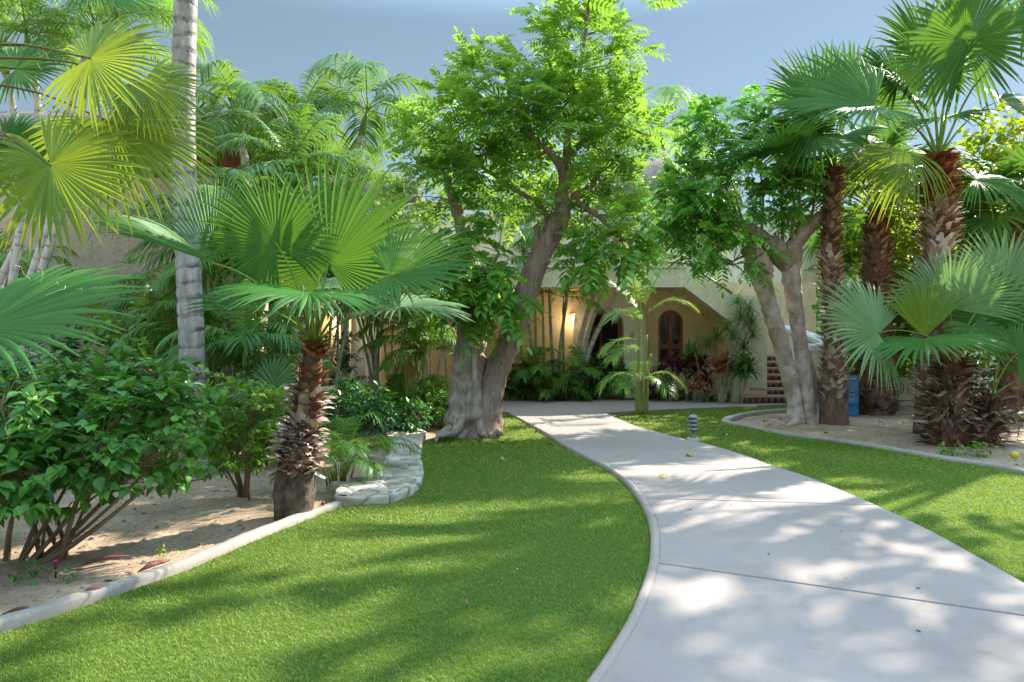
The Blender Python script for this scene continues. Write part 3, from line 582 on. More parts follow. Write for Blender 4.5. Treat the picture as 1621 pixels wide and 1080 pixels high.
# handrail
ra = [A(3.6, YB+.1, 3.66), A(4.5, YB+.1, 3.66), A(5.72, YB+.1, 2.86)]; mb = MB(); V, Fs, t = tube(spline([ra[0], ra[1]], 4), .03, 8); mb.add(V, Fs); V, Fs, t = tube(spline([ra[1], ra[2]], 4), .04, 8); mb.add(V, Fs)
rl = mb.build('handrail', M['rail'], villa)
for k in range(4):
    mb = MB(); x = 4.6+k*.33; mb.add(*tube([A(x, YB+.1, 3.5-(x-4.5)*.66), A(x, YB+.1, 3.66-(x-4.5)*.66)], .014, 6)[:2]); mb.build('baluster', M['rail'], rl)
# upper storey: parapet and thatched palapas
mb = MB(); box(mb, (-6.5, 20.0, 3.2), (9, 20.3, 5.35)); mb.build('upper_wall', M['stuccol'], villa)
mb = MB(); box(mb, (-6.55, 19.94, 5.353), (9.05, 20.36, 5.47)); mb.build('upper_coping', M['white'], villa)
def thatch_roof(parent, cx, cy, w, dpt, z0, z1, name='thatch_roof', nst=2600):
    mb = MB(); n = 28; 
    xs_ = np.linspace(-.5, .5, n); pts = []
    prof = [(-1, 0), (-1.02, .08), (-.7, .42), (-.35, .78), (0, 1), (.35, .78), (.7, .42), (1.02, .08), (1, 0)]
    V = np.array([[(cx+x*w*(1-.25*pz*abs(x)*2), cy+py*dpt/2, z0+pz*(z1-z0)) for py, pz in prof] for x in xs_])
    V[..., 2] += .05*noise(V, 3); i = np.arange(n-1)[:, None]*9; j = np.arange(8)[None]
    mb.add(V, [np.stack([i+j, i+j+9, i+j+10, i+j+1], -1).reshape(-1, 4)]); mb.add(V[0], [np.arange(9)[None]]); mb.add(V[-1], [np.arange(9)[None]])
    s = U(0, 1, nst)**.8; x = U(-.5, .5, nst); pos = np.stack([cx+x*w*(1-.25*s*np.abs(x)*2), cy-dpt/2*(1-s), z0+s*(z1-z0)+.03], -1)
    dr = nrm(np.stack([U(-.25, .25, nst), -np.full(nst, dpt/2), -np.full(nst, (z1-z0))*1.2], -1)+rng.normal(0, .12, (nst, 3)))
    scatter(mb, LEAF_STRAP, pos, dr, np.tile(A(0, -.4, 1), (nst, 1)), U(.25, .5, nst), U(0, 1, nst), 1)
    k = nst//3; x = U(-.5, .5, k); scatter(mb, LEAF_STRAP, np.stack([cx+x*w, np.full(k, cy-dpt/2), np.full(k, z0+.05)], -1), nrm(np.stack([U(-.3, .3, k), -U(0, .4, k), -np.ones(k)], -1)), np.tile(A(0, -1, .2), (k, 1)), U(.25, .5, k), U(0, 1, k), 1)
    return mb.build(name, [M['thatch'], M['straw']], parent)
palapa = thing('palapa', 'grey thatched palapa with red timber frame above the white parapet', 'roof', A(-4.6, 21.5, 5))
thatch_roof(palapa, -4.6, 22.6, 3.6, 3.2, 5.9, 7.3)
mb = MB()
for x in (-6.2, -4.7, -3.2): box(mb, (x-.07, 21.4, 4.6), (x+.07, 21.54, 6.0))
box(mb, (-6.4, 21.38, 5.85), (-2.2, 21.56, 6.0)); box(mb, (-6.3, 21.36, 5.5), (-2.0, 21.5, 5.62)); mb.build('timber_frame', M['woodd'], palapa)
# left house with textured beige wall and long thatch ridge
lh = thing('beige_house', 'house with rough beige stucco wall under the long grey thatched roof', 'house', A(-9, 14, 0))
mb = MB(); wall_xz(mb, [(-17, -.1), (-5.3, -.1), (-5.3, 4.9), (-17, 4.9)], [arch_poly(-7.55, -6.85, .9, 2.45)[::-1]], 13.8, 14.1); mb.build('wall', M['stuccob'], lh)
mb = MB(); wall_xz(mb, arch_poly(-7.62, -6.78, .85, 2.53), [arch_poly(-7.45, -6.95, .98, 2.36)[::-1]], 13.74, 13.9); wo_ = mb.build('window', M['terra'], lh)
mb = MB(); wall_xz(mb, arch_poly(-7.54, -6.86, .91, 2.44), [], 13.92, 13.94); mb.build('pane', M['glass'], wo_)
mb = MB(); box(mb, (-17, 14.12, -.1), (-5.4, 14.3, 4.6)); box(mb, (-5.6, 14.31, -.1), (-5.4, 18.9, 4.6)); mb.build('side_wall', M['stuccob'], lh)
mb = MB(); box(mb, (-17, 16.6, 4.4), (-5.0, 16.8, 6.6)); mb.build('upper_wall', M['terra'], lh)
mb = MB(); box(mb, (-17, 16.0, 6.05), (-5.0, 16.14, 6.22)); 
for x in np.arange(-16.5, -5, 1.9): box(mb, (x-.08, 16.0, 4.6), (x+.08, 16.14, 6.05))
mb.build('timber_frame', M['woodd'], lh)
thatch_roof(lh, -11.2, 17.2, 13.5, 3.4, 6.22, 7.4, nst=5200)
# far right upper building piece
mb = MB(); wall_xz(mb, [(7.2, -.1), (20, -.1), (20, 5.0), (7.2, 5.0)], [arch_poly(8.2, 10.1, 2.6, 4.5)[::-1]], 23, 23.3)
tag(mb.build('rear_house_wall', M['stuccol'], org=A(10, 23, 0)), 'pale stucco house wall with arched opening far behind the pollarded tree', 'house')
far_p = thing('palapa', 'distant thatched roof seen between the leafy tree and pollarded tree', 'roof', A(5.5, 26, 5)); thatch_roof(far_p, 5.9, 27, 5, 4, 6.9, 8.9, nst=2500)
mb = MB()
for x in (3.9, 5.9, 7.9): box(mb, (x-.08, 26.3, 0), (x+.08, 26.46, 7.1))
mb.build('post', M['woodd'], far_p)
# low garden wall on the right with iron scroll
mb = MB(); box(mb, (8.3, 17.6, -.06), (14, 17.85, .82)); box(mb, (8.25, 17.55, .823), (14, 17.9, .88))
tag(mb.build('garden_wall', M['stuccol'], org=A(10, 17.6, 0)), 'low stucco garden wall behind the stout fan palm trunks', 'wall')
mb = MB()
for k in range(3):
    c0 = A(9.45+k*.42, 17.5, .42); t = np.linspace(0, 4.5*np.pi, 40); sp = np.stack([c0[0]+(.03+.012*t)*np.cos(t), np.full(40, 17.5), c0[2]+(.03+.012*t)*np.sin(t)], -1); mb.add(*tube(sp, .01, 5)[:2])
mb.add(*tube([A(9.1, 17.5, .1), A(10.7, 17.5, .1)], .012, 5)[:2]); mb.add(*tube([A(9.1, 17.5, .72), A(10.7, 17.5, .72)], .012, 5)[:2])
for x in (9.1, 9.9, 10.7): mb.add(*tube([A(x, 17.5, -.05), A(x, 17.5, .74)], .012, 5)[:2])
tag(mb.build('iron_scroll_fence', M['woodd'], org=A(9.9, 17.5, 0)), 'wrought iron scroll railing in front of the low garden wall', 'fence')

# stairs with painted triangle tiles
st = thing('outdoor_staircase', 'clay stair with terracotta triangle tiles on its risers', 'stairs', A(7, 17.6, .05))
x1s = 7.65; lefts = [5.86, 6.14, 6.36, 6.46, 6.5, 6.53, 6.54, 6.55, 6.56, 6.56]
zc = .05; yc = 17.28
for k in range(10):
    h_ = .2 if k == 0 else .168; x0 = lefts[k]; z1 = zc+h_; s_ = MB()
    box(s_, (x0+.02, yc+.04, zc), (x1s, yc+.6, z1-.04)); so_ = s_.build('step', M['tiledark'], st)
    mb = MB(); box(mb, (x0, yc-.02, z1-.055), (x1s+.001, yc+.62, z1)); mb.build('tread', M['tread'], so_)
    mb = MB(); nT = int((x1s-x0-.02)/.16); 
    for q in range(nT):
        a = x0+.03+q*.16; mb.add([(a, yc+.036, z1-.058), (a+.15, yc+.036, z1-.058), (a+.075, yc+.036, zc+.012)], [(0, 2, 1)], smooth=False)
    mb.build('riser_tiles', M['terra'], so_); zc = z1; yc += .30
mb = MB(); box(mb, (5.75, YF+.36, -.05), (8.6, 22.9, 1.62)); mb.build('landing', M['stucco'], st)
# curving parapet with white coping
cv = thing('stair_parapet', 'curving stucco stair parapet with thick white coping', 'wall', A(7.6, 17.3, .05))
cp = spline([A(7.22, 16.75, 1.36), A(7.6, 16.82, 1.38), A(7.98, 17.25, 1.45), A(8.08, 17.9, 1.56), A(7.98, 18.6, 1.72), A(7.72, 19.4, 1.92)], 30)
mb = MB(); n = len(cp); prf = [(-.11, 0), (.11, 0)]
T = np.gradient(cp, axis=0); T[:, 2] = 0; T = nrm(T); S = np.stack([T[:, 1], -T[:, 0], 0*T[:, 0]], -1)
V = np.stack([cp*A(1, 1, 0)-S*.11, cp*A(1, 1, 0)+S*.11, cp+S*.11, cp-S*.11], 1); V[:, :2, 2] = .045
i = np.arange(n-1)[:, None]*4; j = np.arange(4)[None]; k = (j+1) % 4; mb.add(V, [np.stack([i+j, i+j+4, i+k+4, i+k], -1).reshape(-1, 4), np.array([(0, 1, 2, 3)]), np.array([(3, 2, 1, 0)])+4*(n-1)], smooth=False)
mb.build('parapet_wall', M['stuccol'], cv)
mb = MB(); sweep(mb, cp, [(-.15, .003), (-.17, .05), (-.17, .1), (-.18, .12), (-.18, .16), (-.1, .19), (.1, .19), (.18, .16), (.18, .12), (.17, .1), (.17, .05), (.15, .003)]); mb.build('coping', M['white'], cv)

# wall sconces (lit)
def sconce(loc, label):
    t = thing('wall_sconce', label, 'lamp', loc, 'lit wall sconces'); x, y, z = loc; mb = MB()
    a = np.linspace(0, np.pi, 9); V = []
    for zz, r in ((0, .07), (.1, .1), (.22, .12), (.26, .12)): V += [(x-r*math.cos(q), y-r*math.sin(q), z+zz) for q in a]
    i = np.arange(3)[:, None]*9; j = np.arange(8)[None]; mb.add(V, np.stack([i+j, i+j+1, i+j+10, i+j+9], -1).reshape(-1, 4)); mb.build('shade', M['ceramic'], t)
    mb = MB(); mb.add(*tube([A(x, y-.05, z+.02), A(x, y-.05, z+.12)], .02, 8)[:2]); mb.build('bulb', M['glow'], t)
    l = bpy.data.lights.new('sconce_light', 'POINT'); l.energy = 9; l.color = (1, .74, .45); l.shadow_soft_size = .2
    lo = bpy.data.objects.new('sconce_light', l); SC.collection.objects.link(lo); lo.parent = t; lo.location = (0, -.24, .05)
sconce(A((908-CX)*YF/F, YF-.005, 2.15), 'small lit wall sconce left of the arched doorway')
sconce(A(-4.9, YF-.005, 2.1), 'small lit wall sconce glowing left of the pale glass door')
mb = MB(); box(mb, (3.28, YF-.345, 1.72), (3.4, YF-.322, 1.88)); tag(mb.build('door_plaque', M['tile'], org=A(3.3, YF-.33, 1.8)), 'small painted tile plaque right of the arched doorway', 'sign')
mb = MB(); P = [(r*math.cos(a), r*math.sin(a)) for a in np.linspace(0, 2*np.pi, 20, endpoint=False) for r in (1,)]
prof = [(.0, 0), (.2, 0), (.21, .03), (.27, .3), (.3, .45), (.33, .48), (.33, .53), (.27, .53), (.25, .45), (0, .42)]
def lathe(mb, c, prof, n=20, m=0, smooth=True, sx=1.):
    a = np.arange(n)*2*np.pi/n; V = np.array([[(c[0]+r*math.cos(q)*sx, c[1]+r*math.sin(q), c[2]+z) for q in a] for r, z in prof]); k_ = len(prof)
    i = np.arange(k_-1)[:, None]*n; j = np.arange(n)[None]; k = (j+1) % n; mb.add(V, np.stack([i+j, i+k, i+k+n, i+j+n], -1).reshape(-1, 4), m=m, smooth=smooth)
c0 = A(-2.75, 16.8, .05); mb = MB(); lathe(mb, c0, [(r*1.3, z*1.9) for r, z in prof])
tag(mb.build('terracotta_urn', M['terra'], org=c0), 'large terracotta urn half hidden behind the palm clump', 'pot')

# garden lamp on its block
lp = G(1097, 701); gl = thing('garden_lamp', 'weathered grey tiered garden lamp on a pale block beside the path', 'lamp', lp)
mb = MB(); prism(mb, [(lp[0]+.085*math.cos(a)*1.1, lp[1]+.085*math.sin(a)) for a in np.linspace(0, 6.283, 16, endpoint=False)], -.02, .075, bev=.008); mb.build('base_block', M['block'], gl)
mb = MB(); lathe(mb, lp+A(0, 0, .075), [(0, 0), (.055, 0), (.055, .012), (.02, .03), (.016, .07), (.03, .095), (.06, .125), (.062, .135), (0, .14)], 16); mb.build('stem', M['lamp'], gl)
for k in range(3):
    z = .215+k*.062; mb = MB(); lathe(mb, lp+A(0, 0, z), [(.04, -.01), (.04, .012), (.088, -.008), (.092, -.004), (.09, .002), (.055, .03), (.04, .034), (.038, .05)], 16); mb.build('louvre', M['lamp'], gl)
mb = MB(); lathe(mb, lp+A(0, 0, .39), [(.085, 0), (.09, .004), (.06, .03), (.03, .045), (.012, .05), (0, .056)], 16); mb.build('cap', M['lamp'], gl)
mb = MB(); lathe(mb, lp+A(0, 0, .2), [(.032, 0), (.032, .19)], 12); mb.build('lamp_glass', M['block'], gl)
# blue drum
bc = A((1337-CX)*15.2/F, 15.2, gz(7.5, 15.2)); mb = MB()
lathe(mb, bc, [(0, 0), (.28, 0), (.3, .03), (.285, .06), (.285, .28), (.3, .30), (.285, .32), (.285, .55), (.3, .57), (.285, .59), (.28, .84), (.295, .87), (.28, .89), (.2, .89), (0, .88)], 28)
tag(mb.build('plastic_drum', M['blue'], org=bc), 'blue plastic drum standing between the two rear fan palm trunks', 'barrel')

# ------------------------------------------------------------------ plant builders
def fan_leaf(hub, mid, nor, Rr, n=42, spread=150, cup=.15, droop=.12, split=.52, shape=.25, mat_='fan', parent=None, pet=None, petr=.018, ragged=.06, petm='petiole', threads=14, sideup=0.):
    M3 = frames(np.asarray(mid, float)[None], np.asarray(nor, float)[None])[0]
    am = R(spread); a = np.linspace(-am, am, n); da = a[1]-a[0]
    s = np.array([.015, .2, .38, split, .66, .84, 1.0]); k = len(s)
    Ls = Rr*(1-shape*(np.abs(a)/am)**1.6)*(1+rng.normal(0, ragged, n)*.5)
    wsp = np.tan(da/2)*split; w = np.where(s <= split, np.tan(da/2)*s, wsp*1.12*np.clip(1-(np.maximum(0, s-split)/(1-split))**1.5, 0, 1))
    r = Ls[:, None]*s[None]; Wd = Ls[:, None]*w[None]
    tipb = rng.normal(0, .05, n)[:, None]*np.clip(s-split, 0, 1)[None]*Ls[:, None]
    aa = a[:, None]+0*r
    z0 = -droop*Rr*(s[None]**2.3)*(1+.5*rng.uniform(-1, 1, n)[:, None])+cup*r*np.abs(np.sin(aa))**1.3
    z0 = z0+.015*Rr*np.sin(a*5)[:, None]*s[None]
    wave = tipb
    cx_, sx_ = np.cos(aa), np.sin(aa)
    mid_ = np.stack([r*cx_-wave*sx_, r*sx_+wave*cx_, z0+Wd*.55], -1)
    lf = np.stack([r*cx_-wave*sx_-Wd*sx_, r*sx_+wave*cx_+Wd*cx_, z0-Wd*.35], -1)
    rt = np.stack([r*cx_-wave*sx_+Wd*sx_, r*sx_+wave*cx_-Wd*cx_, z0-Wd*.35], -1)
    V = np.stack([rt, mid_, lf], 2)            # n,k,3,3
    V = V.reshape(-1, 3)@M3.T
    # tips hang with gravity
    g_ = np.repeat(np.tile(np.clip(s-.55, 0, 1)**2, n).reshape(n, k)*Rr*(.25+.35*U(0, 1, n)[:, None]), 3, axis=1).reshape(n, k, 3).reshape(-1)
    V[:, 2] -= g_
    V += np.asarray(hub)
    i = (np.arange(n)[:, None, None]*k+np.arange(k-1)[None, :, None])*3+np.arange(2)[None, None]; i = i.ravel()
    Fq = np.stack([i, i+3, i+4, i+1], -1)
    mb = MB(); mb.add(V, Fq, np.repeat(np.clip(.5+rng.normal(0, .13, n), 0, 1), k*3), np.tile(np.repeat(s, 3), n), 0)
    for q in range(threads):
        j = rng.integers(3, n-3); p0 = A(Ls[j]*.55*np.cos(a[j]), Ls[j]*.55*np.sin(a[j]), z0[j, 3]); c_ = [p0]; d_ = nrm(A(np.cos(a[j]), np.sin(a[j]), 0)+rng.normal(0, .6, 3))
        for _ in range(6): d_ = nrm(d_+rng.normal(0, .5, 3)); c_.append(c_[-1]+d_*.03*Rr)
        Vt, Ft, _t = tube(np.array(c_)@M3.T+hub, .0012, 3, cap=False); mb.add(Vt, Ft, m=1)
    o = mb.build('frond', [M[mat_], M['fiber']], parent)
    if pet is not None:
        pet = np.asarray(pet, float); d = hub-pet; m1 = pet+d*.35+A(0, 0, .12)*np.linalg.norm(d); m2 = pet+d*.72+A(0, 0, .1)*np.linalg.norm(d)
        pts = spline([pet, m1, m2, hub+M3[:, 0]*Rr*.02], 12); Vt, Ft, _t = tube(pts, np.linspace(petr*1.6, petr*.6, 12), 7, sq=.6); mp = MB(); mp.add(Vt, Ft); mp.build('petiole', M[petm], o)
    return o
def boot_tpl():
    V = [(0, -.5, 0), (0, 0, .12), (0, .5, 0), (.45, -.42, .10), (.45, 0, .2), (.45, .42, .10), (.85, -.26, .38), (.85, 0, .36), (.85, .26, .38), (1.15, -.16, .75), (1.02, 0, .55), (1.15, .16, .75)]
    F = []
    for r_ in range(3):
        for c_ in range(2): a = r_*3+c_; F.append((a, a+3, a+4, a+1))
    return np.array(V, float), np.array(F)
BOOT = boot_tpl()
def add_boots(parent, P, rad, t0, t1, count, size, flare, m, name='leaf_bases', jit=.3, wid=1.0, down=False):
    """P,rad: trunk polyline and radius; boots spiral between fractions t0..t1"""
    mb = MB(); L = len(P)-1; t = np.sort(U(t0, t1, count)); ix = t*L; i0 = np.clip(ix.astype(int), 0, L-1); f = ix-i0
    pos = P[i0]*(1-f)[:, None]+P[i0+1]*f[:, None]; rr = rad[i0]*(1-f)+rad[i0+1]*f; T = nrm(P[i0+1]-P[i0])
    a = np.arange(count)*2.39996+U(-.2, .2, count); o = np.stack([np.cos(a), np.sin(a), 0*a], -1); o = nrm(o-T*np.sum(o*T, -1, keepdims=True))
    x = nrm(T*(1 if not down else -1)+o*(flare*U(.4, 1.5, count))[:, None]+rng.normal(0, .08*jit/.3, (count, 3)))
    sz = size*U(.7, 1.3, count); tp = (BOOT[0]*A(1, wid, 1), BOOT[1])
    scatter(mb, tp, pos+o*(rr*.88)[:, None], x, o, sz, np.clip(U(0, 1, count), 0, 1))
    return mb.build(name, M[m], parent)
def auto_fronds(root, crown, n, Rr, petl, m='fan', emin=-25, emax=80, skip=None, az0=0, petr=.018, seg=34):
    for k in range(n):
        az = az0+k*2.39996; el = R(emax+(emin-emax)*(k/(n-1))+U(-6, 6)); d = A(math.cos(az)*math.cos(el), math.sin(az)*math.cos(el), math.sin(el))
        if skip and skip(d): continue
        hub = crown+d*petl*U(.8, 1.15); mid = nrm(d+A(0, 0, -.35-.3*U()))
        nor = A(0, 0, 1)+d*.2 if el < R(70) else A(math.cos(az), math.sin(az), .4)*-1
        fan_leaf(hub, mid, nor, Rr*U(.85, 1.1), n=seg, spread=U(120, 155), cup=U(.05, .4), droop=U(.05, .25), mat_=m, parent=root, pet=crown+d*.05, petr=petr, threads=5)
def FL(root, crown, hub, tip, nor, spread=150, cup=.15, droop=.1, n=52, mat_='fan', petr=.018, **k):
    hub = W(*hub); tip = W(*tip); d = tip-hub
    return fan_leaf(hub, d, nor, np.linalg.norm(d), n=n, spread=spread, cup=cup, droop=droop, mat_=mat_, parent=root, pet=crown, petr=petr, **k)
def feather(mb, base, d0, L, droop=.9, n=38, ll=.3, lw=.012, vee=.22, hang=.85, start=.2, mr=1, rr=.008, roll=0.):
    m_ = 14; d = nrm(d0); P = [np.asarray(base, float)]; D = []
    for q in range(m_):
        s = q/m_; dd = nrm(d+A(0, 0, -1)*droop*(s**1.4)); D.append(dd); P.append(P[-1]+dd*L/m_)
    P = np.array(P); D.append(D[-1]); D = np.array(D)
    V, Fs, t = tube(P, np.linspace(rr, rr*.25, m_+1), 5, cap=False); mb.add(V, Fs, .6, 0, mr)
    s = np.linspace(start, .99, n)+U(-.3, .3, n)*(1-start)/n; ix = s*m_; i0 = np.clip(ix.astype(int), 0, m_-1); f = (ix-i0)[:, None]
    pos = P[i0]*(1-f)+P[i0+1]*f; T = nrm(D[i0]*(1-f)+D[i0+1]*f)
    side = np.cross(T, A(0, 0, 1)); bad = np.linalg.norm(side, axis=-1) < .15; side[bad] = nrm(np.cross(d0, A(.3, .2, 1))); side = nrm(side)
    if roll: side = nrm(side*math.cos(roll)+np.cross(side, T)*math.sin(roll))
    upn = np.cross(side, T); prof = np.clip(np.sin(np.pi*(.12+.80*(s-start)/(1-start)))**.55, .25, 1)
    for sg in (-1, 1):
        v = vee*(1+.5*rng.normal(0, .5, n))[:, None]
        dl = nrm(T*(.35+.75*s[:, None]**2)+side*sg*.85+upn*v+rng.normal(0, .05, (n, 3))); l = ll*prof*U(.88, 1.1, n)
        wv = nrm(np.cross(dl, upn)+.2*upn)*lw; hg = (hang*U(.6, 1.3, n)*l)[:, None]*A(0, 0, -1); l = l[:, None]
        C = [pos, pos+dl*l*.4+hg*.08, pos+dl*l*.75+hg*.38, pos+dl*l+hg*.8]; ww = [.5, 1., .75, .05]
        Vv = np.stack([q for c_, w_ in zip(C, ww) for q in (c_-wv*w_, c_+wv*w_)], 1); k = (np.arange(n)*8)[:, None]
        Ff = np.concatenate([k+np.array([a, a+1, a+3, a+2]) for a in (0, 2, 4)])
        mb.add(Vv, Ff, np.repeat(np.clip(U(.25, .75, n)+rng.normal(0, .1), 0, 1), 8), np.tile([0, 0, .4, .4, .75, .75, 1, 1], n), 0)
def cane_crown(root, top, dirt, nf, L, m='areca', ll=.32, lw=.013, droop=.9, nl=34, emin=0, emax=66, shaft=.4, az0=None, part='frond', single=False):
    az0 = U(0, 6.28) if az0 is None else az0; top = np.asarray(top, float); T = nrm(dirt)
    if single: mbs = MB()
    for k in range(nf):
        az = az0+k*2.39996; el = R(emax+(emin-emax)*(k/max(1, nf-1))+U(-5, 5)); d = A(math.cos(az)*math.cos(el), math.sin(az)*math.cos(el), math.sin(el)); d = nrm(d+T*.2)
        mb = mbs if single else MB(); feather(mb, top, d, L*U(.8, 1.12), droop*U(.8, 1.2), nl, ll, lw, rr=.008*max(.6, L))
        if not single: mb.build(part, [M[m], M['rachis']], root)
    if single: mbs.build('crown', [M[m], M['rachis']], root)
def areca(label, base, canes, nf=6, L=1.2, m='areca', basal=18, bl=1.2, ll=.40, lw=.0135, canem='cane', cr=.03, cat='palm', group=None, droop=1.25, nl=30, name='areca_palm', single=True):
    """canes: list of (dx,dy,height,leanx,leany)"""
    base = np.asarray(base, float); t = thing(name, label, cat, base, group)
    for (dx, dy, h, lx, ly) in canes:
        b0 = base+A(dx, dy, -.03); tp = b0+A(lx, ly, h); md = (b0+tp)/2+A(-lx*.08, -ly*.08, 0)
        P = spline([b0, md, tp], 14); V, Fs, tt = tube(P, np.linspace(cr*1.15, cr*.75, 14), 8); mb = MB(); mb.add(V, Fs, .5, tt); mb.build('cane', M[canem], t)
        sh = spline([tp, tp+nrm(tp-md)*.35], 5); V, Fs, tt = tube(sh, np.array([.8, 1.05, .9, .6, .35])*cr, 8); mb = MB(); mb.add(V, Fs, .5, tt); mb.build('crownshaft', M['petiole'], t)
        cane_crown(t, sh[-1], sh[-1]-tp, nf, L, m, ll, lw, droop, nl, single=single)
    if basal:
        mb = MB() if single else None
        for k in range(basal):
            az = U(0, 6.28); el = R(U(35, 82)); d = A(math.cos(az)*math.cos(el), math.sin(az)*math.cos(el), math.sin(el)); q = mb if single else MB()
            feather(q, base+A(U(-.12, .12), U(-.12, .12), 0), d, bl*U(.7, 1.15), droop*1.1, nl, ll*.8, lw, start=.3, rr=.008)
            if not single: q.build('frond', [M[m], M['rachis']], t)
        if single: mb.build('basal_fronds', [M[m], M['rachis']], t)
    return t
def ell_points(ells, n, shell=.55):
    """points in a union of ellipsoids (cx,cy,cz,rx,ry,rz,weight)"""
    e = np.array(ells, float); w = e[:, 6]/e[:, 6].sum(); ids = rng.choice(len(e), n, p=w); d = rdir(n); r = np.maximum(U(0, 1, n)**(1/3), U(0, 1, n)*shell)
    return e[ids, :3]+d*r[:, None]*e[ids, 3:6]*(1+.12*rng.normal(0, 1, (n, 1))), d
def pinnate_crown(mb, centers, outd, leaf_len, pairs, lsize, tpl, per=4, hang=.35, wide=1.):
    """compound leaves round each centre"""
    N = len(centers)*per; c = np.repeat(centers, per, 0); o = np.repeat(outd, per, 0)
    d = nrm(o*.45+rdir(N, -.6, .85)+A(0, 0, .05)); L = leaf_len*U(.7, 1.2, N)
    side = nrm(np.cross(d, A(0, 0, 1)+rng.normal(0, .25, (N, 3)))); up = np.cross(side, d); up[up[:, 2] < 0] *= -1
    rb = np.repeat(np.clip(U(0, 1, len(centers))*.6+.2, 0, 1), per)
    for k in range(pairs+1):
        s = .2+.8*k/pairs; p = c+d*(L*s)[:, None]+A(0, 0, -1)*(hang*L*s**2)[:, None]
        for sg in ((-1, 1) if k < pairs else (0,)):
            ld = nrm(d*(.35 if sg else 1)+side*sg*.95+A(0, 0, -1)*(hang*(.4+.5*s))+rng.normal(0, .06, (N, 3)))
            sc_ = lsize*(1-.25*abs(s-.6))*U(.8, 1.15, N)*(L/leaf_len)**.5
            scatter(mb, tpl, p, ld, up+rng.normal(0, .12, (N, 3)), sc_, np.clip(rb+rng.normal(0, .12, N), 0, 1))
def twigs(mb, centers, limbs, r0=.012, m=1, seg=6, sag=.0):
    """a thin curved branch from the nearest point of a limb to each centre"""
    LP = np.vstack(limbs)
    for c_ in centers:
        dd = np.linalg.norm((LP-c_)*A(1, 1, 1.0)+np.maximum(0, LP[:, 2:3]-c_[2])*A(0, 0, 1.5), axis=1); b = LP[np.argmin(dd)]
        mdp = (b+c_)/2+rng.normal(0, .05, 3)*np.linalg.norm(c_-b)+A(0, 0, .08)*np.linalg.norm(c_-b)
        P = spline([b, mdp, c_], seg); V, Fs, t = tube(P, np.linspace(r0, r0*.3, seg), 4, cap=False); mb.add(V, Fs, .5, t, m)
def bush(label, base, ells, nleaf, tpl, size, m, stems=8, sr=.014, name='shrub', cat='shrub', group=None, hang=.35, clump=9, stemm='twig', outw=.8, up=.3, stemspread=.15, twr=.005):
    base = np.asarray(base, float); t = thing(name, label, cat, base, group)
    nc = max(4, nleaf//clump); C, D = ell_points(ells, nc); C[:, 2] = np.maximum(C[:, 2], base[2]+.03)
    sm_ = MB(); limbs = []
    e = np.array(ells, float)
    for k in range(stems):
        tg = e[rng.choice(len(e), p=e[:, 6]/e[:, 6].sum())]; tgt = tg[:3]+rdir(1)[0]*tg[3:6]*.55
        b0 = base+A(U(-1, 1)*stemspread, U(-1, 1)*stemspread*.6, -.02); P = spline([b0, b0*.55+tgt*.45+A(0, 0, .1)*(tgt[2]-b0[2]), tgt], 10); limbs.append(P[3:])
        V, Fs, tt = tube(P, np.linspace(sr, sr*.35, 10)*U(.7, 1.2), 6); sm_.add(V, Fs, .5, tt)
    so_ = sm_.build('stems', M[stemm], t)
    mb = MB(); twigs(mb, C[::2], limbs, twr, 1, 4)
    c = np.repeat(C, clump, 0); o = np.repeat(D, clump, 0); N = len(c); d = nrm(o*outw+rdir(N, -.6, .8)); p = c+d*U(.01, .06, N)[:, None]*(size/.08)
    nn = nrm(A(0, 0, 1)+d*up+rng.normal(0, .3, (N, 3))); d = nrm(d+A(0, 0, -1)*hang)
    scatter(mb, tpl, p, d, nn, size*U(.6, 1.25, N), np.clip(np.repeat(U(.15, .85, nc), clump)+rng.normal(0, .12, N), 0, 1))
    mb.build('foliage', [M[m], M['twig']], t); return t
def E(px, py, Y, rx, rz, ry, w=1):     # ellipsoid given by a sight point, pixel radii and depth radius
    c = W(px, py, Y); return (*c, rx*Y/F, ry, rz*Y/F, w)

# ------------------------------------------------------------------ left fan palm (hero)
b = G(467, 818, -.03); Yp = b[1]
fp = thing('fan_palm', 'short fan palm with shaggy papery trunk at the left lawn kerb', 'palm', b)
ctrl = [np.append(W(*q, Yp), r) for q, r in (((465, 820), .165), ((466, 790), .178), ((468, 760), .178), ((472, 722), .15), ((476, 690), .125), ((487, 630), .105), ((495, 570), .085), ((498, 545), .06))]
S4 = spline(ctrl, 46); P, rad = S4[:, :3], S4[:, 3]
V, Fs, t = tube(P, rad, 28, .05, 9); mb = MB(); mb.add(V, Fs, .5, t); mb.build('trunk', M['palmbark'], fp)
add_boots(fp, P, rad, .33, .74, 260, .10, .85, 'bootgrey', jit=1.0, wid=.95)
add_boots(fp, P, rad, .36, .6, 30, .12, .9, 'bootgrey', jit=.9, wid=.8, down=True)
add_boots(fp, P, rad, .68, 1.0, 100, .09, .75, 'bootred', wid=.7)
cr = P[-1]
FL(fp, cr, (437, 386, Yp-.1), (375, 265, Yp-.25), (.25, -1, .15), spread=155, cup=.15, droop=.05, petr=.016, shape=.32)
FL(fp, cr, (521, 418, Yp+.3), (527, 225, Yp+.45), (0, -1, .2), spread=150, cup=.08, droop=.03, petr=.016, shape=.5)
FL(fp, cr, (618, 436, Yp-.05), (770, 398, Yp-.2), (-.1, -.7, .75), spread=125, cup=.35, droop=.05, petr=.014, shape=.5)
FL(fp, cr, (488, 464, Yp-.5), (484, 480, Yp-1.25), (0, .15, 1), spread=165, cup=.1, droop=.1, petr=.016, shape=.0)
FL(fp, cr, (336, 416, Yp-.35), (165, 352, Yp-.3), (0, -.45, 1), spread=75, cup=.9, droop=.02, petr=.014, shape=.25)
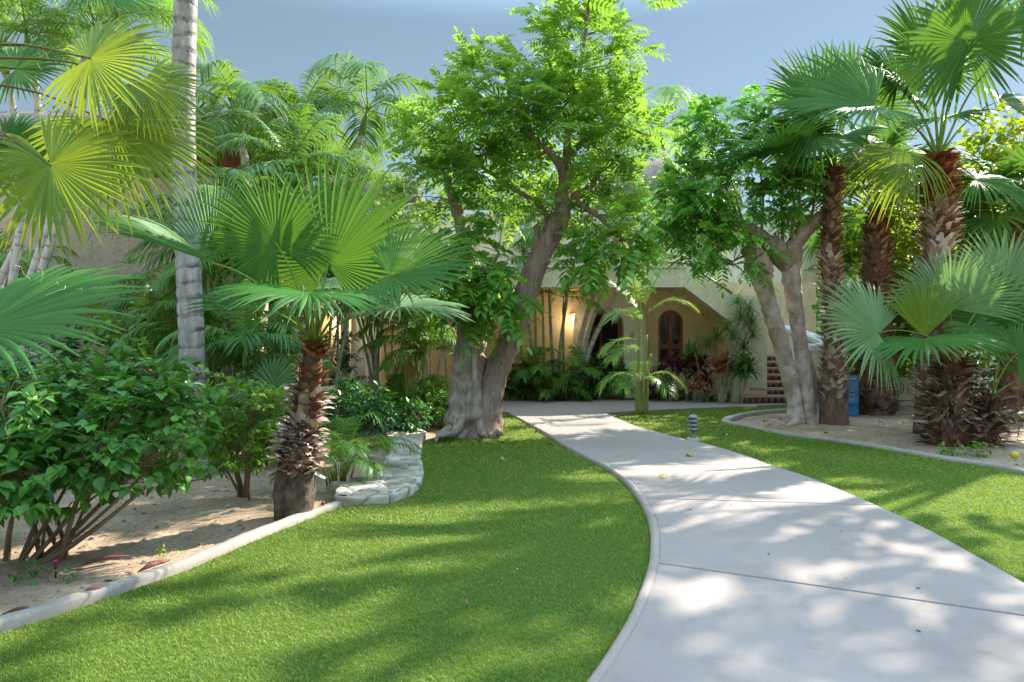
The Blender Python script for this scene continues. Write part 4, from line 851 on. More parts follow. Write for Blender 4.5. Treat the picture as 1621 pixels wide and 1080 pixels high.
FL(fp, cr, (418, 492, Yp+.1), (290, 486, Yp+.0), (0, -.3, 1), spread=90, cup=.8, droop=.05, petr=.013)
FL(fp, cr, (627, 490, Yp+.1), (748, 484, Yp+.1), (0, -.2, 1), spread=170, cup=.2, droop=.08, petr=.012, mat_='fanblue')
FL(fp, cr, (545, 455, Yp+.5), (600, 435, Yp+1.1), (0, -.3, 1), spread=140, cup=.2, droop=.1, petr=.014, mat_='fanblue')
for k in range(9):      # dead fibre strands and new spears
    a = U(0, 6.28); p0 = cr+A(math.cos(a)*.06, math.sin(a)*.06, 0)
mb = MB(); 
for k in range(5):
    d = nrm(A(U(-.25, .25), U(-.25, .25), 1)); V, Fs, t = tube([cr, cr+d*.3, cr+d*U(.45, .7)], [.012, .012, .004], 5); mb.add(V, Fs)
mb.build('spear', M['petiole'], fp)

# ------------------------------------------------------------------ fan palm beyond the left edge (fronds hang into the picture)
bL = A(-4.75, 4.5, -.04); fL = thing('fan_palm', 'tall fan palm past the left edge whose yellow-green fronds hang over the bed', 'palm', bL)
ctrl = [np.append(q, r) for q, r in ((bL, .2), (bL+A(.02, 0, 1.2), .17), (bL+A(.0, .05, 2.4), .15), (bL+A(.05, .05, 3.05), .11))]
S4 = spline(ctrl, 30); P, rad = S4[:, :3], S4[:, 3]; V, Fs, t = tube(P, rad, 18, .05, 9); mb = MB(); mb.add(V, Fs, .5, t); mb.build('trunk', M['palmbark'], fL)
add_boots(fL, P, rad, .4, 1, 120, .12, .7, 'bootbrown'); crL = P[-1]
FL(fL, crL, (142, 93, 4.3), (262, 88, 4.2), (-.1, -1, .35), spread=150, cup=-.1, droop=.1, mat_='fanyel', petm='petdark', shape=.2, petr=.014)
FL(fL, crL, (172, 190, 4.5), (255, 330, 4.4), (.1, -.9, .5), spread=125, cup=-.15, droop=.08, mat_='fanyel', petm='petdark', shape=.25, petr=.014)
FL(fL, crL, (80, 260, 4.2), (150, 375, 4.1), (.1, -1, .3), spread=165, cup=-.05, droop=.08, mat_='fanyel', petm='petdark', shape=.2, petr=.014)
FL(fL, crL, (225, 130, 4.6), (300, 190, 4.5), (.2, -.9, .5), spread=110, cup=.1, droop=.1, mat_='fanyel', petm='petdark', petr=.012)
FL(fL, crL, (25, 110, 4.9), (110, 70, 5.0), (.1, -.8, .6), spread=150, cup=.1, droop=.1, mat_='fan', petm='petdark', petr=.012)
FL(fL, crL, (10, 230, 5.2), (90, 300, 5.2), (.1, -.8, .6), spread=150, cup=.1, droop=.1, mat_='fan', petm='petdark', petr=.012)
FL(fL, crL, (150, -20, 4.9), (260, 15, 5.0), (.1, -.6, .8), spread=140, cup=.1, droop=.1, mat_='fan', petm='petdark', petr=.012)
auto_fronds(fL, crL, 12, .75, .8, 'fan', skip=lambda d: d[0] > .25)
bN = A(-3.6, 3.0, -.04); fN = thing('fan_palm', 'near fan palm at the far left with one broad low frond in view', 'palm', bN)
V, Fs, t = tube(spline([bN, bN+A(0, 0, .8)], 12), np.linspace(.17, .12, 12), 16, .05, 9); mb = MB(); mb.add(V, Fs, .5, t); mb.build('trunk', M['palmbark'], fN)
P = spline([bN, bN+A(0, 0, .8)], 12); add_boots(fN, P, np.linspace(.17, .12, 12), .3, 1, 60, .1, .8, 'bootbrown')
FL(fN, bN+A(0, 0, .85), (-40, 520, 3.05), (215, 478, 3.0), (.05, -.55, .9), spread=150, cup=.1, droop=.02, petr=.014, shape=.4, n=54)
auto_fronds(fN, bN+A(0, 0, .8), 8, .7, .7, 'fan', emin=10, skip=lambda d: d[0] > .1)

# ------------------------------------------------------------------ right-hand fan palms
def tall_fan(label, basep, pts, rads, bsets, name='fan_palm', boots_=(('bootbrown', .12, .85, 220, .13, .45), ('bootred', .8, 1.0, 60, .13, .9))):
    t_ = thing(name, label, 'palm', basep); ctrl = [np.append(p, r) for p, r in zip(pts, rads)]
    S4 = spline(ctrl, 50); P, rad = S4[:, :3], S4[:, 3]; V, Fs, t = tube(P, rad, 22, .06, 7); mb = MB(); mb.add(V, Fs, .5, t); mb.build('trunk', M['palmfib'], t_)
    for mm, t0, t1, c_, s_, fl in boots_: add_boots(t_, P, rad, t0, t1, c_, s_, fl, mm, jit=.5, wid=.8)
    return t_, P[-1]
b1 = G(1320, 671, -.04); y1 = b1[1]
p1, c1 = tall_fan('slim fan palm standing next to the pollarded tree', b1, [W(1320, 676, y1), W(1319, 600, y1), W(1320, 500, y1), W(1313, 400, y1), W(1319, 300, y1), W(1320, 268, y1)], [.28, .22, .165, .15, .13, .09], None, boots_=(('bootgrey', .1, .6, 420, .14, .34), ('bootbrown', .5, .86, 300, .13, .45), ('bootred', .80, 1., 80, .12, .7)))
FL(p1, c1, (1300, 178, y1-.3), (1235, 70, y1-.5), (.3, -1, .1), spread=120, cup=.3, droop=.05, shape=.1, petr=.02, mat_='fan')
FL(p1, c1, (1345, 175, y1-.1), (1372, 48, y1+.1), (-.2, -1, .2), spread=110, cup=.2, droop=.05, petr=.02)
FL(p1, c1, (1240, 243, y1-.2), (1108, 258, y1-.2), (0, -.3, 1), spread=110, cup=.6, droop=.05, petr=.018)
FL(p1, c1, (1285, 215, y1-.4), (1200, 250, y1-.8), (0, -.6, .9), spread=140, cup=.2, droop=.15, petr=.018)
FL(p1, c1, (1370, 230, y1), (1420, 300, y1-.3), (.2, -.7, .8), spread=130, cup=.1, droop=.2, petr=.018, mat_='fanyel')
auto_fronds(p1, c1, 10, 1.0, .95, 'fan', emin=0, skip=lambda d: d[1] < -.2, petr=.02)
b2 = G(1388, 655, -.04); y2 = b2[1]
p2, c2 = tall_fan('stout dark fan palm just right of the blue drum', b2, [W(1385, 662, y2), W(1386, 630, y2), W(1388, 560, y2), W(1388, 450, y2), W(1388, 380, y2), W(1388, 338, y2)], [.44, .37, .31, .27, .24, .16], None, boots_=(('bootbrown', .05, .6, 480, .17, .5), ('bootbrown', .5, .9, 360, .14, .45), ('bootred', .85, 1., 90, .13, .8)))
auto_fronds(p2, c2, 15, 1.1, 1.45, 'fan', emin=-5, emax=85, petr=.026)
FL(p2, c2, (1470, 300, y2-.5), (1540, 345, y2-.8), (0, -.6, .9), spread=140, cup=.1, droop=.2, mat_='fanblue')
b3 = A((1484-CX)*11.6/F, 11.6, -.0); y3 = 11.6
p3, c3 = tall_fan('tallest fan palm with thick red-brown trunk on the right', b3, [W(1480, 690, y3), W(1482, 560, y3), W(1482, 440, y3), W(1487, 360, y3), W(1487, 290, y3), W(1486, 250, y3)], [.33, .27, .235, .205, .175, .11], None, boots_=(('bootgrey', .05, .66, 460, .16, .34), ('bootbrown', .55, .8, 170, .16, .5), ('bootred', .68, 1., 230, .17, .75)))
FL(p3, c3, (1531, 66, y3-.5), (1528, -65, y3-.75), (0, -1, .0), spread=168, cup=.05, droop=.02, n=56, shape=.05, petr=.024)
FL(p3, c3, (1384, 168, y3-.6), (1212, 150, y3-.6), (.05, -.75, .75), spread=110, cup=.35, droop=.05, n=50, shape=.3, petr=.022)
FL(p3, c3, (1470, 95, y3+.3), (1430, -20, y3+.4), (.2, -1, .2), spread=140, cup=.2, droop=.05, petr=.022)
FL(p3, c3, (1580, 160, y3-.2), (1640, 185, y3-.1), (-.1, -.5, 1), spread=120, cup=.4, droop=.1, petr=.02, mat_='fanblue')
FL(p3, c3, (1545, 285, y3-.2), (1650, 290, y3-.3), (0, -.6, .9), spread=130, cup=.1, droop=.25, petr=.018, mat_='fan')
FL(p3, c3, (1420, 130, y3+.5), (1370, 60, y3+.7), (.3, -.9, .3), spread=130, cup=.2, droop=.1, petr=.02)
FL(p3, c3, (1440, 240, y3-.3), (1395, 310, y3-.7), (0, -.7, .7), spread=80, cup=.2, droop=.4, petr=.014, mat_='fanyel')
FL(p3, c3, (1620, 50, y3), (1700, 0, y3), (-.3, -.8, .5), spread=140, cup=.2, droop=.1, petr=.02)
auto_fronds(p3, c3, 6, .95, 1.3, 'fan', emin=25, skip=lambda d: d[1] < 0, petr=.022)
# young double palm with dark shaggy skirt
b4 = G(1515, 706, -.02); y4 = b4[1]
p4 = thing('fan_palm', 'young two-headed fan palm with dark shaggy skirt in the right bed', 'palm', b4)
for (pts, rads, cnt) in (([W(1500, 705, y4), W(1502, 660, y4), W(1508, 610, y4), W(1510, 562, y4)], [.27, .28, .20, .1], 330), ([W(1545, 705, y4-.1), W(1556, 680, y4-.1), W(1566, 655, y4-.1), W(1570, 628, y4-.1)], [.22, .2, .17, .08], 170)):
    S4 = spline([np.append(p, r) for p, r in zip(pts, rads)], 26); P, rad = S4[:, :3], S4[:, 3]; V, Fs, t = tube(P, rad, 16, .1, 7); mb = MB(); mb.add(V, Fs, .5, t); mb.build('trunk', M['bootdark'], p4)
    add_boots(p4, P, rad, .0, .98, cnt, .2, .7, 'bootdark', jit=1.6, wid=.3); add_boots(p4, P, rad, .1, .7, cnt//4, .22, .9, 'bootdark', jit=1.6, wid=.25, down=True)
    if cnt > 200: c4 = P[-1]
    else: c5 = P[-1]
FL(p4, c4, (1391, 528, y4-.3), (1290, 470, y4-.5), (.35, -.85, .5), spread=120, cup=.1, droop=.05, mat_='fanblue', shape=.2, petr=.014)
FL(p4, c4, (1464, 535, y4-.1), (1462, 425, y4-.1), (-.2, -1, .1), spread=42, cup=.1, droop=.05, mat_='fanyel', petr=.012, n=22, shape=.1)
FL(p4, c4, (1462, 538, y4-.5), (1448, 556, y4-1.35), (0, .1, 1), spread=160, cup=.05, droop=.12, petr=.014, shape=.0)
FL(p4, c4, (1503, 488, y4), (1520, 380, y4+.1), (-.6, -.8, .1), spread=100, cup=.3, droop=.05, mat_='fanblue', petr=.014, shape=.1)
FL(p4, c4, (1590, 455, y4+.5), (1650, 360, y4+.6), (-.4, -1, .1), spread=130, cup=.1, droop=.05, petr=.014, mat_='fanblue')
FL(p4, c4, (1560, 505, y4+.3), (1600, 420, y4+.2), (-.1, -1, .4), spread=150, cup=.15, droop=.1, petr=.014, n=36)
FL(p4, c4, (1545, 520, y4-.3), (1590, 575, y4-.6), (.2, -.8, .5), spread=130, cup=.1, droop=.2, petr=.014)
FL(p4, c5, (1610, 560, y4-.2), (1680, 520, y4-.2), (-.2, -.8, .6), spread=130, cup=.1, droop=.1, petr=.012)
FL(p4, c5, (1640, 600, y4-.3), (1720, 590, y4-.3), (-.2, -.6, .8), spread=130, cup=.1, droop=.1, petr=.012)
FL(p4, c5, (1600, 520, y4+.2), (1640, 450, y4+.3), (-.2, -.8, .4), spread=130, cup=.1, droop=.1, petr=.012)
b5 = A(10.35, 14, -.05); p5, c5_ = tall_fan('brown fan palm trunk at the right edge', b5, [b5, b5+A(0, 0, 1.5), b5+A(.05, 0, 3.2), b5+A(.1, 0, 4.2)], [.3, .26, .22, .15], None, boots_=(('bootbrown', .02, .9, 480, .15, .3), ('bootred', .85, 1., 60, .13, .7)))
auto_fronds(p5, c5_, 14, 1.1, 1.1, 'fan', emin=-10, petr=.022)

# ------------------------------------------------------------------ centre tree
bt = G(740, 689); yt = bt[1]; ct = thing('leafy_tree', 'big leafy tree with two grey trunks, one leaning right over the path', 'tree', bt)
def limb(parent, ctrl, n=40, seg=24, ribs=5, ribd=.07, wob=.08, m='bark', name='trunk', knots=0):
    if seg > 14: n = int(n*2.2); seg = int(seg*1.8)
    S4 = spline([np.append(p, r) for p, r in ctrl], n); V, Fs, t = tube(S4[:, :3], S4[:, 3], seg, wob, 4, ribs=ribs, ribd=ribd)
    if seg > 14:
        ax = np.vstack([np.repeat(S4[:, :3], seg, 0), S4[:1, :3], S4[-1:, :3]]); rv = V-ax; rl = np.linalg.norm(rv, axis=1, keepdims=True); rv = rv/np.maximum(rl, 1e-6)
        V = V+rv*(np.abs(noise(V*A(1, 1, .22), 13, 1))*-.028+.010*noise(V*A(1, 1, .4), 40, 2))[:, None]*np.minimum(1, rl*5)
        for _ in range(knots):
            c_ = V[rng.integers(0, len(V)-2)]; dd = np.linalg.norm(V-c_, axis=1); w_ = U(.035, .085); V = V+rv*(np.exp(-(dd/w_)**2)*w_*U(.35, .8)-np.exp(-(dd/(w_*.35))**2)*w_*.35)[:, None]
    mb = MB(); mb.add(V, Fs, .5, t)
    return mb.build(name, M[m], parent), S4[:, :3]
def Wt(px, py, dy=0): return W(px, py, yt+dy)
t1, L1 = limb(ct, [(Wt(737, 698), .50), (Wt(738, 678), .38), (Wt(739, 640), .31), (Wt(741, 590), .28), (Wt(744, 530), .24), (Wt(747, 480), .20), (Wt(745, 420, .3), .17), (Wt(725, 340, .5), .11), (Wt(705, 280, .6), .06)], 60, 36, 3, .07, .16, knots=14)
t2, L2 = limb(ct, [(Wt(764, 694, -.15), .38), (Wt(769, 670, -.15), .29), (Wt(775, 630, -.1), .23), (Wt(789, 580), .215), (Wt(815, 510), .20), (Wt(845, 430), .19), (Wt(868, 380), .175), (Wt(884, 345), .17), (Wt(893, 300, .2), .13), (Wt(897, 262, .3), .1)], 60, 30, 3, .05, .12, 'barkd', knots=14)
limb(ct, [(Wt(750, 692, -.15), .26), (Wt(751, 650, -.2), .22), (Wt(752, 620, -.22), .14), (Wt(752, 600, -.26), .06)], 24, 18, 4, .12, .25, name='burl', knots=8)
limb(ct, [(Wt(752, 606, -.3), .045), (Wt(751, 560, -.32), .038), (Wt(751, 505, -.3), .035), (Wt(752, 450, -.2), .03)], 16, 8, 0, 0, .05, 'barkp', 'shoot')
limb(ct, [(Wt(856, 408), .13), (Wt(852, 392), .1), (Wt(850, 372), .055), (Wt(851, 355), .03)], 14, 12, 3, .15, .25, 'barkd', 'broken_stub')
for a_ in ([(Wt(726, 660, 0), .12), (Wt(716, 677, -.25), .085), (Wt(704, 683, -.5), .06), (Wt(694, 690, -.75), .04), (Wt(690, 700, -.9), .02)], [(Wt(778, 665, -.1), .10), (Wt(786, 681, -.3), .06), (Wt(795, 688, -.45), .03)], [(Wt(732, 660, -.2), .12), (Wt(722, 684, -.5), .07), (Wt(708, 687, -.85), .05), (Wt(698, 691, -1.1), .02)], [(Wt(758, 662, -.3), .11), (Wt(762, 684, -.5), .06), (Wt(770, 690, -.75), .02)]):
    limb(ct, a_, 14, 12, 3, .12, .2, 'bark', 'root')
LB = [L1[40:], L2[44:]]
for c_ in ([(Wt(882, 350), .13), (Wt(905, 315, .2), .09), (Wt(930, 300, .3), .07), (Wt(965, 250, .4), .04)], [(Wt(893, 290, .2), .09), (Wt(885, 260, 0), .07), (Wt(840, 215, -.3), .04), (Wt(790, 160, -.5), .02)], [(Wt(897, 270, .3), .09), (Wt(900, 210, .3), .06), (Wt(915, 130, .2), .04), (Wt(930, 30, .1), .025), (Wt(935, -60, 0), .01)],
           [(Wt(872, 372, 0), .1), (Wt(860, 330, .5), .06), (Wt(800, 290, .7), .04), (Wt(730, 240, .6), .02)], [(Wt(905, 315, .2), .06), (Wt(950, 345, -.2), .04), (Wt(985, 380, -.4), .02)], [(Wt(750, 470), .07), (Wt(770, 440, -.3), .04), (Wt(790, 400, -.5), .02)], [(Wt(893, 250, .3), .06), (Wt(960, 200, 0), .04), (Wt(1030, 215, -.2), .015)], [(Wt(745, 430, .3), .06), (Wt(720, 420, -.2), .04), (Wt(705, 440, -.4), .015)]):
    o_, l_ = limb(ct, c_, 20, 9, 0, 0, .08, 'barkd', 'limb'); LB.append(l_[4:])
def Et(px, py, rx, rz, ry, w, dy=0): return E(px, py, yt+dy, rx, rz, ry, w)
up_ = [Et(925, 60, 85, 100, 1.1, 1.5, .1), Et(925, -70, 70, 70, .9, .6, .1), Et(790, 145, 100, 75, 1.0, 1.2, -.2), Et(730, 210, 90, 70, .9, .9, .3), Et(880, 190, 120, 90, 1.2, 1.5), Et(975, 220, 70, 70, .9, .9), Et(690, 290, 60, 60, .8, .6, .4), Et(800, 290, 100, 60, 1.0, .9, .4), Et(940, 320, 75, 55, .9, .6, -.2)]
C, D = ell_points(up_, 370, .85); mb = MB(); twigs(mb, C[::2], LB, .010, 1, 5); pinnate_crown(mb, C, D, .54, 7, .135, LEAF_PIN, per=4, hang=.22); mb.build('crown', [M['tree'], M['twig']], ct)
lw_ = [Et(745, 400, 70, 55, .6, 1, -.4), Et(775, 470, 50, 45, .5, .7, -.5), Et(720, 455, 40, 35, .4, .35, -.3), Et(955, 395, 65, 38, .6, .7, -.5)]
C, D = ell_points(lw_, 90, .7); mb = MB(); twigs(mb, C, LB, .009, 1, 5); pinnate_crown(mb, C, D, .44, 5, .18, LEAF_OV, per=3, hang=.7); mb.build('lower_foliage', [M['tree'], M['twig']], ct)

# ------------------------------------------------------------------ pollarded tree on the right
br = G(1272, 669, -.03); yr = br[1]; rt = thing('pollarded_tree', 'pollarded tree with twin pale trunks and knobbly tops beside the fan palms', 'tree', br)
def Wr(px, py, dy=0): return W(px, py, yr+dy)
_, R1 = limb(rt, [(Wr(1264, 676), .22), (Wr(1260, 655), .16), (Wr(1254, 620), .15), (Wr(1240, 560), .16), (Wr(1222, 500), .165), (Wr(1209, 455), .18), (Wr(1202, 428), .27), (Wr(1193, 405), .22), (Wr(1182, 380), .09)], 50, 24, 3, .03, .10, 'barkp', knots=26)
_, R2 = limb(rt, [(Wr(1282, 676, .1), .21), (Wr(1279, 655, .1), .165), (Wr(1274, 600, .1), .15), (Wr(1265, 530, .1), .15), (Wr(1256, 470, .1), .165), (Wr(1252, 430, .1), .20), (Wr(1253, 402, .1), .23), (Wr(1262, 380, .1), .16), (Wr(1280, 362, .1), .13), (Wr(1300, 345, .1), .11), (Wr(1306, 336, .1), .05)], 56, 24, 3, .03, .12, 'barkp', knots=34)
limb(rt, [(Wr(1297, 676, .1), .15), (Wr(1293, 640, .15), .11), (Wr(1286, 590, .15), .07), (Wr(1280, 555, .15), .03)], 24, 16, 3, .05, .06, 'barkp')
_, R3 = limb(rt, [(Wr(1249, 420, .05), .2), (Wr(1228, 395, 0), .2), (Wr(1205, 375, 0), .15), (Wr(1185, 362, 0), .09), (Wr(1165, 355, 0), .05)], 30, 18, 3, .08, .2, 'bark', knots=16)
for a_ in ([(Wr(1262, 668, -.15), .1), (Wr(1254, 671, -.3), .06), (Wr(1246, 675, -.4), .02)], [(Wr(1282, 668, -.15), .1), (Wr(1286, 672, -.3), .06), (Wr(1290, 676, -.4), .02)]): limb(rt, a_, 10, 10, 0, 0, .1, 'barkp', 'root')
RB = [R1[42:], R2[40:], R3[8:]]
for px0, py0, px1, py1, dy in ((1252, 380, 1250, 265, -.1), (1262, 375, 1266, 300, .2), (1188, 385, 1160, 290, -.2), (1205, 375, 1200, 250, .2), (1165, 356, 1105, 300, -.3), (1280, 362, 1290, 250, .3), (1180, 370, 1130, 230, .3), (1190, 400, 1150, 420, -.4), (1300, 345, 1330, 290, 0), (1240, 385, 1235, 200, .3)):
    o_, l_ = limb(rt, [(Wr(px0, py0), .03), (Wr((px0+px1)/2+U(-6, 6), (py0+py1)/2, dy*.5), .022), (Wr(px1, py1, dy), .01)], 12, 6, 0, 0, 0, 'twig', 'shoot'); RB.append(l_)
er = [E(1130, 215, yr, 60, 55, .8, .8), E(1220, 215, yr+.3, 80, 70, .9, 1), E(1095, 300, yr-.1, 65, 55, .8, 1), E(1180, 310, yr, 90, 60, .9, 1.2), E(1115, 375, yr-.3, 70, 45, .6, .8), E(1190, 400, yr-.7, 40, 35, .35, .25), E(1280, 300, yr+.2, 60, 70, .8, .8), E(1070, 350, yr, 40, 45, .6, .4)]
C, D = ell_points(er, 290, .85); mb = MB(); twigs(mb, C[::2], RB, .010, 1, 5); pinnate_crown(mb, C, D, .42, 7, .135, LEAF_PIN, per=4, hang=.45); mb.build('crown', [M['treed'], M['twig']], rt)

# ------------------------------------------------------------------ coconut palm trunk on the left
bc_ = A((306-CX)*8.0/F, 8.0, -.05); cc = thing('coconut_palm', 'tall coconut palm whose grey ringed trunk rises out of the picture', 'palm', bc_)
S4 = spline([np.append(W(*q, 8.0), r) for q, r in (((305, 756), .20), ((305, 730), .165), ((305, 640), .145), ((303, 540), .142), ((299, 440), .138), ((294, 330), .132), ((290, 200), .13), ((291, 100), .13), ((295, -20), .125), ((305, -200), .11), ((318, -400), .1))], 110)
P, rad = S4[:, :3], S4[:, 3].copy(); Lg = np.concatenate([[0], np.cumsum(np.linalg.norm(np.diff(P, axis=0), axis=1))]); rad *= 1+.035*np.sin(Lg*2*np.pi*5.2+2*np.sin(Lg*3))
V, Fs, t = tube(P, rad, 24, .03, 6); mb = MB(); mb.add(V, Fs, .5, t); mb.build('trunk', M['coco'], cc)
cane_crown(cc, P[-1], A(0, 0, 1), 13, 3.2, 'areca', ll=.75, lw=.02, droop=1.3, nl=60, emin=-15, emax=70)

# ------------------------------------------------------------------ slim pale palms far left
bs = A(-8.2, 11.0, -.05)
sp = thing('cluster_palm', 'cluster of slim pale palm canes leaning together before the beige wall', 'palm', bs)
for pts in ([(25, 600), (18, 470), (40, 330), (58, 235), (60, 165), (50, 100)], [(40, 600), (42, 470), (85, 330), (92, 230), (112, 165), (135, 90)], [(15, 600), (-5, 470), (30, 380), (28, 300), (25, 200), (10, 120)], [(55, 600), (62, 450), (100, 330), (130, 230), (165, 120), (180, 40)]):
    P = spline([W(*q, 11.0) for q in pts], 26); V, Fs, t = tube(P, np.linspace(.075, .05, 26), 10); mb = MB(); mb.add(V, Fs, .5, t); mb.build('cane', M['canel'], sp)
    sh = spline([P[-1], P[-1]+nrm(P[-1]-P[-3])*.5], 5); V, Fs, t = tube(sh, [.055, .065, .055, .04, .02], 8); mb = MB(); mb.add(V, Fs, .5, t); mb.build('crownshaft', M['petiole'], sp)
    cane_crown(sp, sh[-1], sh[-1]-P[-1], 10, 1.7, 'arecap', ll=.5, lw=.010, droop=1.05, nl=56, emin=-10, emax=75)

# ------------------------------------------------------------------ jungle of areca and other palms behind
def can(n, hmin, hmax, sp_=.35, ln=.5): return [(U(-sp_, sp_), U(-sp_, sp_), U(hmin, hmax), U(-ln, ln), U(-ln*.6, ln*.6)) for _ in range(n)]
GR = 'palm clumps behind the left bed'
def AR(label, px, Y, canes, **k): return areca(label, A((px-CX)*Y/F, Y, gz((px-CX)*Y/F, Y) if Y < 20 else -.04), canes, **k)
AR('tall palm clump right behind the coconut trunk', 350, 10.6, can(6, 2.0, 4.0), nf=7, L=1.5, ll=.38, m='areca', group=GR)
AR('tall palm clump with airy top between the coconut trunk and roof column', 425, 12.0, can(6, 2.6, 4.9), nf=7, L=1.5, ll=.4, m='arecad', group=GR)
AR('dense palm clump behind the upright fan frond', 520, 12.6, can(6, 2.2, 4.1), nf=7, L=1.5, ll=.38, m='areca', group=GR)
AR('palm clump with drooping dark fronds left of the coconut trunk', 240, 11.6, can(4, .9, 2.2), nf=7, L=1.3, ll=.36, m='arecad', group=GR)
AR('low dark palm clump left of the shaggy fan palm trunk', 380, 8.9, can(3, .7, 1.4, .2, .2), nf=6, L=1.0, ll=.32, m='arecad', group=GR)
AR('yellow-green palm clump in front of the glass door', 610, 15.0, can(5, 1.2, 2.6), nf=6, L=1.2, ll=.34, m='areca', group=GR)
AR('low palm clump at the foot of the beige wall', 165, 12.3, can(3, .9, 2.0), nf=6, L=1.3, ll=.35, m='areca', group=GR)
AR('palm clump at the far left edge behind the pale canes', 30, 12.6, can(4, 1.0, 2.6), nf=6, L=1.4, ll=.35, m='areca', group=GR)
AR('palm clump with dense low fronds behind the coconut trunk base', 335, 9.8, can(4, .8, 2.2, .3, .4), nf=7, L=1.2, ll=.34, m='areca', group=GR)
AR('golden-stemmed palm clump left of the big tree trunk', 668, 13.2, can(7, .9, 2.2, .25, .4), nf=6, L=1.1, ll=.32, m='areca', canem='caneg', cr=.022)
AR('mid-height palm clump behind the lower leaves of the big tree', 705, 16.9, can(6, 1.6, 3.2), nf=6, L=1.3, ll=.34, m='areca', group=GR)
def single_palm(label, pts, Y, L, m='arecad', r=.085, nf=10, ll=.72, name='feather_palm', emin=-15):
    b0 = W(*pts[0], Y); b0[2] = -.05; t_ = thing(name, label, 'palm', b0); P = spline([b0]+[W(*q, Y) for q in pts[1:]], 30); V, Fs, tt = tube(P, np.linspace(r*1.3, r*.7, 30), 12); mb = MB(); mb.add(V, Fs, .5, tt); mb.build('trunk', M['canel'], t_)
    sh = spline([P[-1], P[-1]+nrm(P[-1]-P[-4])*.6], 5); V, Fs, tt = tube(sh, np.array([.8, 1.0, .8, .5, .3])*r, 10); mb = MB(); mb.add(V, Fs, .5, tt); mb.build('crownshaft', M['petiole'], t_)
    cane_crown(t_, sh[-1], sh[-1]-P[-1], nf, L, m, ll=ll, lw=.019, droop=1.7, nl=38, emin=emin, emax=62); return t_
single_palm('feathery palm standing tallest between the left roof and the big tree', [(548, 640), (545, 400), (556, 290), (572, 215)], 15.5, 1.9)
single_palm('feathery palm with fronds above the thatch ridge, behind the upright fan frond', [(470, 640), (474, 300), (477, 215)], 16.2, 1.8, 'areca')
single_palm('far feathery palm between the two big tree crowns', [(1060, 620), (1056, 300), (1050, 235)], 21.5, 2.2, 'arecap')
single_palm('feather palm rising just above the thick jungle behind the coconut trunk', [(395, 640), (390, 300), (382, 225)], 13.5, 1.7, 'areca')
AR('tall palm clump with arching fronds left of the big tree crown', 612, 13.6, can(5, 2.2, 4.3), nf=8, L=1.6, ll=.4, m='areca', group=GR)
AR('palm clump filling the gap right of the coconut trunk', 392, 11.4, can(5, 1.4, 3.4), nf=8, L=1.5, ll=.38, m='arecad', group=GR)
single_palm('feather palm behind the rear fan palm trunks', [(1345, 640), (1350, 480), (1352, 430)], 20.5, 2.1, 'dark')

# canes in front of the villa door
GV = 'palm canes before the villa door'
yv = 17.0+1.7
def vcanes(label, base, lst, r=.04, m='cane', **k):
    b0 = A((base-CX)*18.95/F, 18.95, -.04); t_ = thing('cluster_palm', label, 'palm', b0, GV)
    for pts in lst:
        P = spline([W(px, py, 18.95-(.5 if i_ else 0)*(i_/2)) for i_, (px, py) in enumerate(pts)], 24); P[0][2] = min(P[0][2], -.03); V, Fs, tt = tube(P, np.linspace(r*1.25, r*.8, 24), 9); mb = MB(); mb.add(V, Fs, .5, tt); mb.build('cane', M[m], t_)
        sh = spline([P[-1], P[-1]+nrm(P[-1]-P[-4])*.5], 5); V, Fs, tt = tube(sh, np.array([.9, 1.2, 1., .6, .3])*r, 8); mb = MB(); mb.add(V, Fs, .5, tt); mb.build('crownshaft', M['petiole'], t_)
        cane_crown(t_, sh[-1], sh[-1]-P[-1], k.get('nf', 7), k.get('L', 1.6), k.get('lm', 'areca'), ll=.4, lw=.015, droop=1.0, nl=36, emin=0, single=True)
    return t_
vcanes('pale ringed canes leaning right across the dark doorway', 905, [[(918, 625), (935, 550), (975, 465), (1010, 380)], [(912, 625), (930, 530), (952, 470), (968, 425)], [(905, 625), (918, 540), (935, 480), (958, 440)]], r=.062, m='canel')
vcanes('upright ringed canes left of the wall sconce', 880, [[(880, 632), (872, 520), (869, 430), (866, 380)], [(856, 632), (845, 570), (833, 480), (828, 400)], [(884, 632), (886, 560), (896, 480), (905, 400)]], r=.045)
vcanes('green young canes beside the leaning tree trunk', 850, [[(848, 632), (848, 540), (846, 450)], [(862, 632), (860, 520), (858, 420)], [(838, 632), (826, 560), (820, 500)], [(893, 632), (892, 560), (892, 500)]], r=.035, m='caneg', nf=6, L=1.3)
def AV(label, px, Y, **k): return AR(label, px, Y, **k)
AR('bright low palm fronds at the path in front of the upright canes', 882, 18.45, [], basal=26, bl=1.25, ll=.34, m='areca', canes=[]) if False else areca('bright low palm fronds at the path in front of the upright canes', A((882-CX)*18.45/F, 18.5, 0), [(-.1, 0, .4, -.2, -.1), (.2, 0, .5, .2, -.1)], nf=7, L=1.0, basal=22, bl=1.2, ll=.32, m='areca')
areca('low palm fronds right behind the leaning tree trunk', A((835-CX)*18.6/F, 18.6, 0), [(0, 0, .5, .1, -.1)], nf=7, L=1.0, basal=14, bl=1.5, ll=.34, m='arecad')
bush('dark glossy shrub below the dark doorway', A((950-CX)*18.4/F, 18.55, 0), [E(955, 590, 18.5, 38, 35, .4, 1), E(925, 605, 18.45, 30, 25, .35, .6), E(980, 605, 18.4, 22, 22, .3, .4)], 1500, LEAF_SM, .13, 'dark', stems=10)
bush('dark glossy shrub at the path end behind the leaning trunk', A((820-CX)*18.4/F, 18.5, 0), [E(825, 605, 18.4, 35, 28, .35, 1), E(800, 615, 18.35, 20, 18, .3, .4)], 900, LEAF_SM, .13, 'dark', stems=7)

